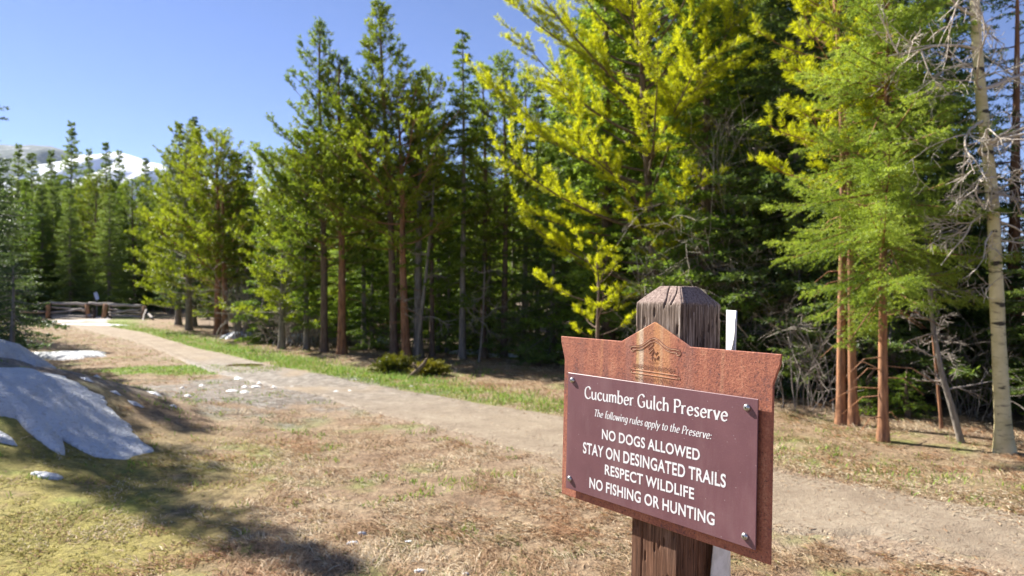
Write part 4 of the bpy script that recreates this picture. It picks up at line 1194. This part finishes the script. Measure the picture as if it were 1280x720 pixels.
# densify for a slightly worn edge
Mr_ = Mat("rusted_steel")
v = Mr_.coord("Object")
n1 = Mr_.noise(v, 14, 5, .65); n2 = Mr_.noise(v, 170, 5, .8); n3 = Mr_.noise(v, 250, 3, .75)
mixn = Mr_.math('ADD', Mr_.math('MULTIPLY', n1, .30), Mr_.math('MULTIPLY', n2, .50)); mixn = Mr_.math('ADD', mixn, Mr_.math('MULTIPLY', Mr_.noise(Mr_.coord('Object', (1, 1, .13)), 55, 4, .6), .20))
c = Mr_.ramp(mixn, [(.38, (.13, .08, .08)), (.46, (.30, .105, .07)), (.53, (.41, .15, .09)), (.63, (.52, .25, .155))])
c = Mr_.mix(Mr_.ramp(n3, [(.57, 0.0), (.66, .85)]), c, (.085, .045, .038))
x_ = Mr_.sepxyz(v)
wob = Mr_.math('MULTIPLY', Mr_.math('SUBTRACT', Mr_.noise(Mr_.coord("Object", (1, 1, .12)), 60, 3), .5), .012)
def streak(cu, wd, amt, col, zlo):
    global c
    dx = Mr_.math('ABSOLUTE', Mr_.math('SUBTRACT', Mr_.math('ADD', x_[0], wob), cu - U0))
    g = Mr_.ramp(Mr_.math('DIVIDE', dx, wd), [(.45, 1.0), (1.0, 0.0)])
    gz = Mr_.n.new("ShaderNodeMapRange"); Mr_.l.new(x_[2], gz.inputs[0]); gz.inputs[1].default_value = Z0 + zlo; gz.inputs[2].default_value = Z0 + zlo + .02
    br_ = Mr_.ramp(n2, [(.35, .45), (.6, 1.0)])
    c = Mr_.mix(Mr_.math('MULTIPLY', Mr_.math('MULTIPLY', g, br_), Mr_.math('MULTIPLY', gz.outputs[0], amt)), c, col)
streak(.281, .062, .55, (.50, .24, .11), .29)
streak(.289, .012, .65, (.62, .30, .12), .28)
streak(.244, .008, .85, (.72, .58, .42), .28)
streak(.300, .007, .5, (.66, .42, .24), .28)
streak(.210, .012, .4, (.24, .13, .12), .27)
streak(.372, .015, .35, (.25, .13, .11), .27)
streak(.452, .006, .35, (.55, .30, .18), .27)
streak(.060, .010, .35, (.24, .12, .10), .27)
streak(.236, .006, .6, (.66, .44, .20), .28)
streak(.316, .010, .5, (.58, .28, .12), .28)
streak(.125, .006, .4, (.55, .27, .13), .27)
streak(.140, .010, .3, (.22, .11, .09), .27)
Mr_.base(c).rough(.82).bump(Mr_.math('ADD', n2, n3), .0012, .8)
plate = slab(out, .000, .0055).build("backing_plate", Mr_.m, sign)

# ---- lettering
def ribbon(mb, pts, nib, layer, smooth_=True, thick=(.07, .15), nib_an=.5, zn=0.0, hh=.0004):
    P = np.array(pts, float)
    if smooth_ and len(P) > 2:
        P = resample(P, (len(P) - 1) * 6 + 1)
    T = nrm(np.gradient(P, axis=0)); Nn = np.stack([-T[:, 1], T[:, 0]], 1)
    an = np.arctan2(T[:, 1], T[:, 0])
    w = (thick[0] + (thick[1] - thick[0]) * np.abs(np.sin(an - nib_an))) * nib * .5
    if len(P) == 6 and not smooth_: w = w * np.array([1.55, 1.12, 1.0, 1.0, 1.12, 1.55])
    if len(w) > 6: w = np.convolve(np.pad(w, 2, 'edge'), np.ones(5) / 5, 'valid')
    return P, Nn, w

GL = {
 'C': (.66, [[(.60, .80), (.50, .96), (.34, 1.0), (.12, .84), (.04, .5), (.12, .15), (.34, 0), (.52, .04), (.62, .18)]]),
 'G': (.72, [[(.60, .82), (.50, .96), (.34, 1.0), (.12, .84), (.04, .5), (.12, .15), (.34, 0), (.52, .05), (.60, .14)], [(.60, .06), (.60, .42), (.42, .42)]]),
 'P': (.60, [[(.12, 1.0), (.12, 0)], [(.02, .97), (.30, 1.0), (.52, .90), (.54, .66), (.38, .48), (.14, .50)]]),
 'T': (.58, [[(.0, .96), (.56, .96)], [(.28, .96), (.28, 0)]]),
 'u': (.58, [[(.08, .64), (.08, .20), (.20, .01), (.36, .07), (.46, .25)], [(.46, .64), (.46, .10), (.54, .0)]]),
 'c': (.50, [[(.44, .52), (.32, .63), (.18, .60), (.07, .42), (.08, .18), (.20, .02), (.34, .01), (.46, .14)]]),
 'm': (.80, [[(.08, .64), (.08, 0)], [(.09, .44), (.20, .60), (.34, .58), (.38, .40), (.38, 0)], [(.39, .44), (.50, .60), (.64, .58), (.68, .40), (.68, 0)]]),
 'b': (.56, [[(.08, 1.05), (.08, 0)], [(.09, .46), (.22, .62), (.40, .56), (.47, .32), (.40, .08), (.22, 0), (.08, .10)]]),
 'e': (.52, [[(.08, .34), (.44, .37), (.42, .52), (.28, .63), (.12, .52), (.06, .30), (.12, .08), (.28, 0), (.46, .12)]]),
 'r': (.40, [[(.08, .64), (.08, 0)], [(.09, .40), (.20, .60), (.36, .61)]]),
 'l': (.22, [[(.09, 1.05), (.09, .10), (.18, 0)]]),
 'h': (.56, [[(.08, 1.05), (.08, 0)], [(.09, .42), (.22, .60), (.38, .58), (.44, .40), (.44, 0)]]),
 's': (.42, [[(.36, .55), (.24, .63), (.10, .57), (.09, .43), (.30, .25), (.34, .10), (.20, 0), (.04, .08)]]),
 'v': (.48, [[(.03, .64), (.23, 0)], [(.23, 0), (.44, .64)]]),
 'f': (.36, [[(.40, 1.0), (.28, 1.05), (.18, .90), (.18, 0)], [(.04, .60), (.36, .60)]]),
 'o': (.54, [[(.26, .63), (.10, .54), (.05, .32), (.10, .08), (.26, 0), (.42, .08), (.48, .32), (.42, .54), (.26, .63)]]),
 'w': (.74, [[(.03, .64), (.18, 0)], [(.18, 0), (.35, .60)], [(.35, .60), (.52, 0)], [(.52, 0), (.70, .64)]]),
 'i': (.22, [[(.09, .64), (.09, .08), (.17, 0)], [(.09, .82), (.09, .95)]]),
 'n': (.56, [[(.08, .64), (.08, 0)], [(.09, .42), (.22, .60), (.38, .58), (.44, .40), (.44, 0)]]),
 'g': (.54, [[(.44, .52), (.28, .63), (.10, .54), (.06, .30), (.18, .03), (.34, .06), (.44, .22)], [(.44, .64), (.44, -.12), (.30, -.32), (.08, -.24)]]),
 'a': (.54, [[(.44, .52), (.28, .63), (.10, .54), (.06, .30), (.16, .02), (.32, .06), (.44, .22)], [(.44, .64), (.44, .08), (.52, 0)]]),
 'p': (.56, [[(.08, .64), (.08, -.34)], [(.09, .46), (.22, .62), (.40, .56), (.47, .32), (.40, .08), (.22, 0), (.08, .10)]]),
 'y': (.48, [[(.03, .64), (.24, .02)], [(.45, .64), (.24, .02), (.10, -.32)]]),
 't': (.38, [[(.16, .85), (.16, .12), (.26, 0), (.36, .05)], [(.02, .60), (.34, .60)]]),
 ':': (.24, [[(.10, .02), (.10, .13)], [(.10, .45), (.10, .57)]]),
 ' ': (.30, []),
}
def stroke_text(mb, text, u0, u1, v0, cap, thick, shear=0.0, n=.0, gap=.06, slope=0.0):
    strokes = []; x = 0
    for ch in text:
        w, ss = GL[ch]
        for st in ss: strokes.append([(px_ + x, py_) for px_, py_ in st])
        x += w + (gap if ch != ' ' else 0)
    x -= gap
    sx = (u1 - u0) / x
    for li, st in enumerate(strokes):
        P = np.array(st)
        if len(P) == 2: P = P[0] + (P[1] - P[0]) * np.array([0, .10, .25, .75, .90, 1])[:, None]
        P, Nn, w = ribbon(None, P * [sx / cap, 1], 1.0, 0, len(st) > 2, thick, .35)
        A = P + Nn * w[:, None]; B = P - Nn * w[:, None]
        k = len(P)
        def tr(Q, h):
            uu = u0 + (Q[:, 0] + shear * Q[:, 1]) * cap; vv_ = v0 + Q[:, 1] * cap + slope * (uu - u0)
            return np.array([L_(a_, b_, h) for a_, b_ in zip(uu, vv_)])
        h = n + .00030 + .000012 * (li % 9)
        Vt = np.concatenate([tr(A, h), tr(B, h), tr(A, n - .0002), tr(B, n - .0002)])
        i = np.arange(k - 1)
        F = np.concatenate([np.stack([i, i + 1, i + 1 + k, i + k], 1)[:, ::-1], np.stack([i, i + 1, i + 1 + 2 * k, i + 2 * k], 1), np.stack([i + k, i + 1 + k, i + 1 + 3 * k, i + 3 * k], 1)])
        mb.add(Vt, F)

def font_lines(lines, n, bold, thick=.0003):
    """block capitals from the built-in font, each line fitted to its place"""
    mb = MB()
    for text, u0, u1, v0, v1, sl in lines:
        cu = bpy.data.curves.new("t", 'FONT'); cu.body = text; cu.offset = bold; cu.size = 1.0
        cu.fill_mode = 'FRONT'; cu.space_character = 1.06; cu.space_word = .85
        ob = bpy.data.objects.new("t", cu); COL.objects.link(ob)
        bpy.context.view_layer.update()
        me = bpy.data.meshes.new_from_object(ob.evaluated_get(bpy.context.evaluated_depsgraph_get()))
        co = np.zeros(len(me.vertices) * 3); me.vertices.foreach_get("co", co); co = co.reshape(-1, 3)
        a, b = co.min(0), co.max(0)
        uu = u0 + (co[:, 0] - a[0]) / (b[0] - a[0]) * (u1 - u0); vv_ = v0 + (co[:, 1] - a[1]) / (b[1] - a[1]) * (v1 - v0) + sl * (uu - u0)
        V = np.array([L_(p, q, n + thick) for p, q in zip(uu, vv_)])
        by = {}
        for p in me.polygons: by.setdefault(len(p.vertices), []).append(list(p.vertices))
        mb.add(V, *[np.array(f) for f in by.values()])
        bpy.data.objects.remove(ob); bpy.data.curves.remove(cu); bpy.data.meshes.remove(me)
    return mb

# emblem and town name: raised lines coloured as engraved shadow and highlight
Mem = Mat("emblem_rust_shade"); v = Mem.coord("Object"); b = Mem.noise(v, 120, 3)
Mem.base(Mem.ramp(b, [(.35, (.17, .075, .05)), (.65, (.30, .13, .08))])).rough(.85)
Mlt = Mat("emblem_rust_highlight"); v = Mlt.coord("Object"); b = Mlt.noise(v, 120, 3)
Mlt.base(Mlt.ramp(b, [(.35, (.48, .22, .13)), (.65, (.66, .42, .28))])).rough(.8)
def line_set(mb, lines, wd, n=.0055):
    for li, pts in enumerate(lines):
        P = np.array(pts, float)
        if len(P) > 3: P = resample(P, len(P) * 5)
        T = nrm(np.gradient(P, axis=0)); Nn = np.stack([-T[:, 1], T[:, 0]], 1) * wd * .5
        A, B = P + Nn, P - Nn; k = len(P); h = n + .0009 + .00002 * (li % 7)
        Vt = np.array([L_(p, q, z) for Q, z in ((A, h), (B, h), (A, n - .0002), (B, n - .0002)) for p, q in Q])
        i = np.arange(k - 1)
        mb.add(Vt, np.concatenate([np.stack([i, i + 1, i + 1 + k, i + k], 1)[:, ::-1], np.stack([i, i + 1, i + 1 + 2 * k, i + 2 * k], 1), np.stack([i + k, i + 1 + k, i + 1 + 3 * k, i + 3 * k], 1)]))
c0 = .2815
def chev(dv, half=.045):
    return [[(c0, .3905 + dv), (c0 - .012, .387 + dv)], [(c0, .3905 + dv), (c0 + .012, .386 + dv)],
            [(c0 - .012, .387 + dv), (c0 - .026, .378 + dv), (c0 - .040, .3715 + dv), (c0 - .058, .3695 + dv)], [(c0 + .012, .386 + dv), (c0 + .026, .377 + dv), (c0 + .040, .3715 + dv), (c0 + .060, .3705 + dv)]]
dk = MB(); lt = MB()
line_set(dk, chev(0) + chev(-.0065), .0014); line_set(lt, chev(-.0020) + chev(-.0085), .0012)
sw = lambda sx: [[(c0 + sx * .058, .3695), (c0 + sx * .066, .368), (c0 + sx * .068, .363), (c0 + sx * .063, .359), (c0 + sx * .058, .361), (c0 + sx * .060, .3645)]]
line_set(dk, sw(-1) + sw(1), .0013); line_set(lt, [[(u_ + .001, v_ - .0018) for u_, v_ in l] for l in sw(-1) + sw(1)], .0011)
# peaks inside the gable
line_set(dk, [[(c0 - .018, .3665), (c0 - .004, .3785)], [(c0 - .016, .3585), (c0 - .004, .3685)], [(c0 - .008, .352), (c0 - .001, .362), (c0 + .004, .356)], [(c0 + .003, .354), (c0 + .009, .361)], [(c0 + .006, .345), (c0 + .012, .352), (c0 + .010, .345)], [(c0 - .010, .345), (c0 - .004, .351), (c0 + .002, .3445)]], .0014)
line_set(lt, [[(c0 - .017, .3645), (c0 - .003, .3765)], [(c0 - .015, .3565), (c0 - .003, .3665)], [(c0 - .006, .342), (c0 - .006, .350)], [(c0 + .000, .342), (c0 + .001, .349)]], .0010)
line_set(lt, [[(.2188, .3185), (.282, .3175), (.3445, .3165)], [(.2188, .3115), (.282, .3105), (.3445, .3095)]], .0011)
line_set(dk, [[(.2155, .319), (.2155, .313)], [(.3455, .316), (.3455, .311)]], .003)
line_set(lt, [[(.2185, .315), (.2185, .311)], [(.3485, .313), (.3485, .309)]], .002)
tx = font_lines([("TOWN OF", .2655, .2905, .3360, .3400, -.015), ("BRECKENRIDGE", .2228, .3380, .3225, .3315, -.010), ("MOUNTAIN PATROL", .2284, .3320, .2985, .3050, .012)], .0055, .012, .0008)
dk.build("emblem", Mem.m, plate); lt.build("emblem_highlight", Mlt.m, plate); tx.build("lettering", Mem.m, plate)

# rules panel
Mp = Mat("maroon_panel"); v = Mp.coord("Object")
n1 = Mp.noise(v, 9, 4); n2 = Mp.noise(v, 340, 2, .6); scr = Mp.noise(Mp.coord("Object", (1, 1, .18)), 46, 6, .75, 1.2); sp = Mp.voro(v, 70)
c = Mp.ramp(n1, [(.3, (.150, .066, .078)), (.7, (.195, .090, .102))])
c = Mp.mix(Mp.ramp(n2, [(.62, 0.0), (.75, .25)]), c, (.30, .18, .19))
c = Mp.mix(Mp.ramp(scr, [(.66, 0.0), (.74, .5)]), c, (.42, .32, .33))
c = Mp.mix(Mp.ramp(Mp.noise(Mp.coord('Object', (1, 1, .22)), 16, 5, .65), [(.48, 0.0), (.72, .30)]), c, (.33, .215, .215))
c = Mp.mix(Mp.ramp(sp, [(.04, .6), (.075, 0.0)]), c, (.55, .48, .48))
Mp.base(c).rough(.42).bump(n2, .0004, .4)
PU0, PU1, PV0, PV1 = .0257, .5367, .0212, .2933
pn0, pn1 = .0128, .0160
panel = slab([(PU0, PV0), (PU1, PV0), (PU1, PV1), (PU0, PV1)], pn0, pn1, .0009).build("rules_panel", Mp.m, sign)
Mt = Mat("white_lettering"); v = Mt.coord("Object"); b = Mt.noise(v, 160, 4, .7)
Mt.base(Mt.ramp(b, [(.30, (.62, .57, .58)), (.5, (.80, .79, .79))])).rough(.55)
mb = MB()
sp_ = .010
stroke_text(mb, "Cucumber Gulch Preserve", .0845, .4735, .2402, .0268, (.06, .165), n=pn1, slope=.010)
stroke_text(mb, "The following rules apply to the Preserve:", .1158, .4370, .2030, .0158, (.06, .14), shear=.22, n=pn1, slope=.004)
mb.build("script_lettering", Mt.m, panel)
fl_ = font_lines([("NO DOGS ALLOWED", .1428, .4110, .1555, .1785, .009), ("STAY ON DESINGATED TRAILS", .0826, .4715, .1133, .1395, .014), ("RESPECT WILDLIFE", .1540, .3990, .0788, .1020, .005), ("NO FISHING OR HUNTING", .1060, .4480, .0385, .0630, .010)], pn1, .022)
fl_.build("capital_lettering", Mt.m, panel)
# screws with spacers behind
Ms = Mat("steel_screw"); v = Ms.coord("Object"); Ms.base(Ms.ramp(Ms.noise(v, 200, 3), [(.35, (.30, .29, .28)), (.65, (.62, .61, .60))])).rough(.32); Ms.p.inputs["Metallic"].default_value = .85
Mk = Mat("screw_recess"); Mk.base((.03, .03, .03)).rough(.6)
scm = MB(); n = 20; th = np.arange(n) * 2 * math.pi / n
prof = [(.0068, 0), (.0070, .0012), (.0062, .0034), (.0044, .0050), (.0024, .0056)]
Vp = np.array([(math.cos(t) * r, -h, math.sin(t) * r) for r, h in prof for t in th])
i = np.arange(len(prof) - 1)[:, None] * n; j = np.arange(n)[None]; k = (j + 1) % n
scm.add(Vp, np.stack([i + j, i + k, i + n + k, i + n + j], -1).reshape(-1, 4), (np.arange(n) + (len(prof) - 1) * n)[None])
nf_head = sum(len(f) for f in scm.F)
scm.tube(np.array([(0, .0005, 0), (0, .0100, 0)]), .0045, 12)          # shank and spacer behind the panel
nf_sh = sum(len(f) for f in scm.F)
scm.tube(np.array([(0, -.0050, 0), (0, -.0060, 0)]), .0018, 6)          # dark drive recess
sme = scm.mesh("screw", False); sme.materials.append(Ms.m); sme.materials.append(Mk.m)
for q, p in enumerate(sme.polygons):
    p.material_index = 1 if q >= nf_sh else 0
    p.use_smooth = q < len(prof[:-1]) * n
for (u_, v_) in [(.0421, .2767), (.5147, .2755), (.515, .041), (.0401, .0457)]:
    sc = bpy.data.objects.new("screw", sme); COL.objects.link(sc); sc.parent = panel; sc.location = L_(u_, v_, pn1)

# ------------------------------------------------------------------ white marker stake behind the post
def marker():
    right = U; back = -NN
    corner = O + U * .3428 - VV * 0
    pos = lambda s, a, z: Vector((corner.x + back.x * s + right.x * a, corner.y + back.y * s + right.y * a, 0)) + VV * z
    nz, nw_ = 60, 9
    V = []; 
    for i in range(nz):
        t = i / (nz - 1); z = -.1 + t * (1.602)
        g = float(sstep(.55, 1.0, np.array(t)))
        c_s = .098 + .031 * g; c_a = .012 - .004 * g
        tw_ = .05 - .92 * g
        for j in range(nw_):
            q = j / (nw_ - 1) - .5
            ds, da = math.cos(tw_) * q * .075, math.sin(tw_) * q * .075
            cu = .008 * (1 - (2 * q) ** 2)
            p = pos(c_s + ds + math.sin(tw_) * cu * -1, c_a + da + math.cos(tw_) * cu, z)
            V.append(p)
    V = np.array([tuple(p) for p in V])
    i = np.arange(nz - 1)[:, None] * nw_; j = np.arange(nw_ - 1)[None]
    F = np.stack([i + j, i + j + 1, i + nw_ + j + 1, i + nw_ + j], -1).reshape(-1, 4)
    me = mesh_np("marker_stake", V, [F], True)
    M = Mat("white_fibreglass"); v = M.geo()
    M.base(M.mix(M.ramp(M.noise(M.geo((1, 1, .25)), 60, 4, .7), [(.56, 0.0), (.72, .5)]), M.ramp(M.noise(v, 40, 3), [(.35, (.60, .59, .56)), (.6, (.74, .73, .71))]), (.40, .37, .32))).rough(.4)
    o = link("marker_stake", me, M.m)
    b0 = pos(.133, .018, 0)
    o.data.transform(Matrix.Translation(-b0)); o.location = b0
    sm = o.modifiers.new("thickness", 'SOLIDIFY'); sm.thickness = .003; sm.offset = 0
    return tag(o, "white flexible marker stake standing close behind the wooden signpost", "marker stake")
marker()
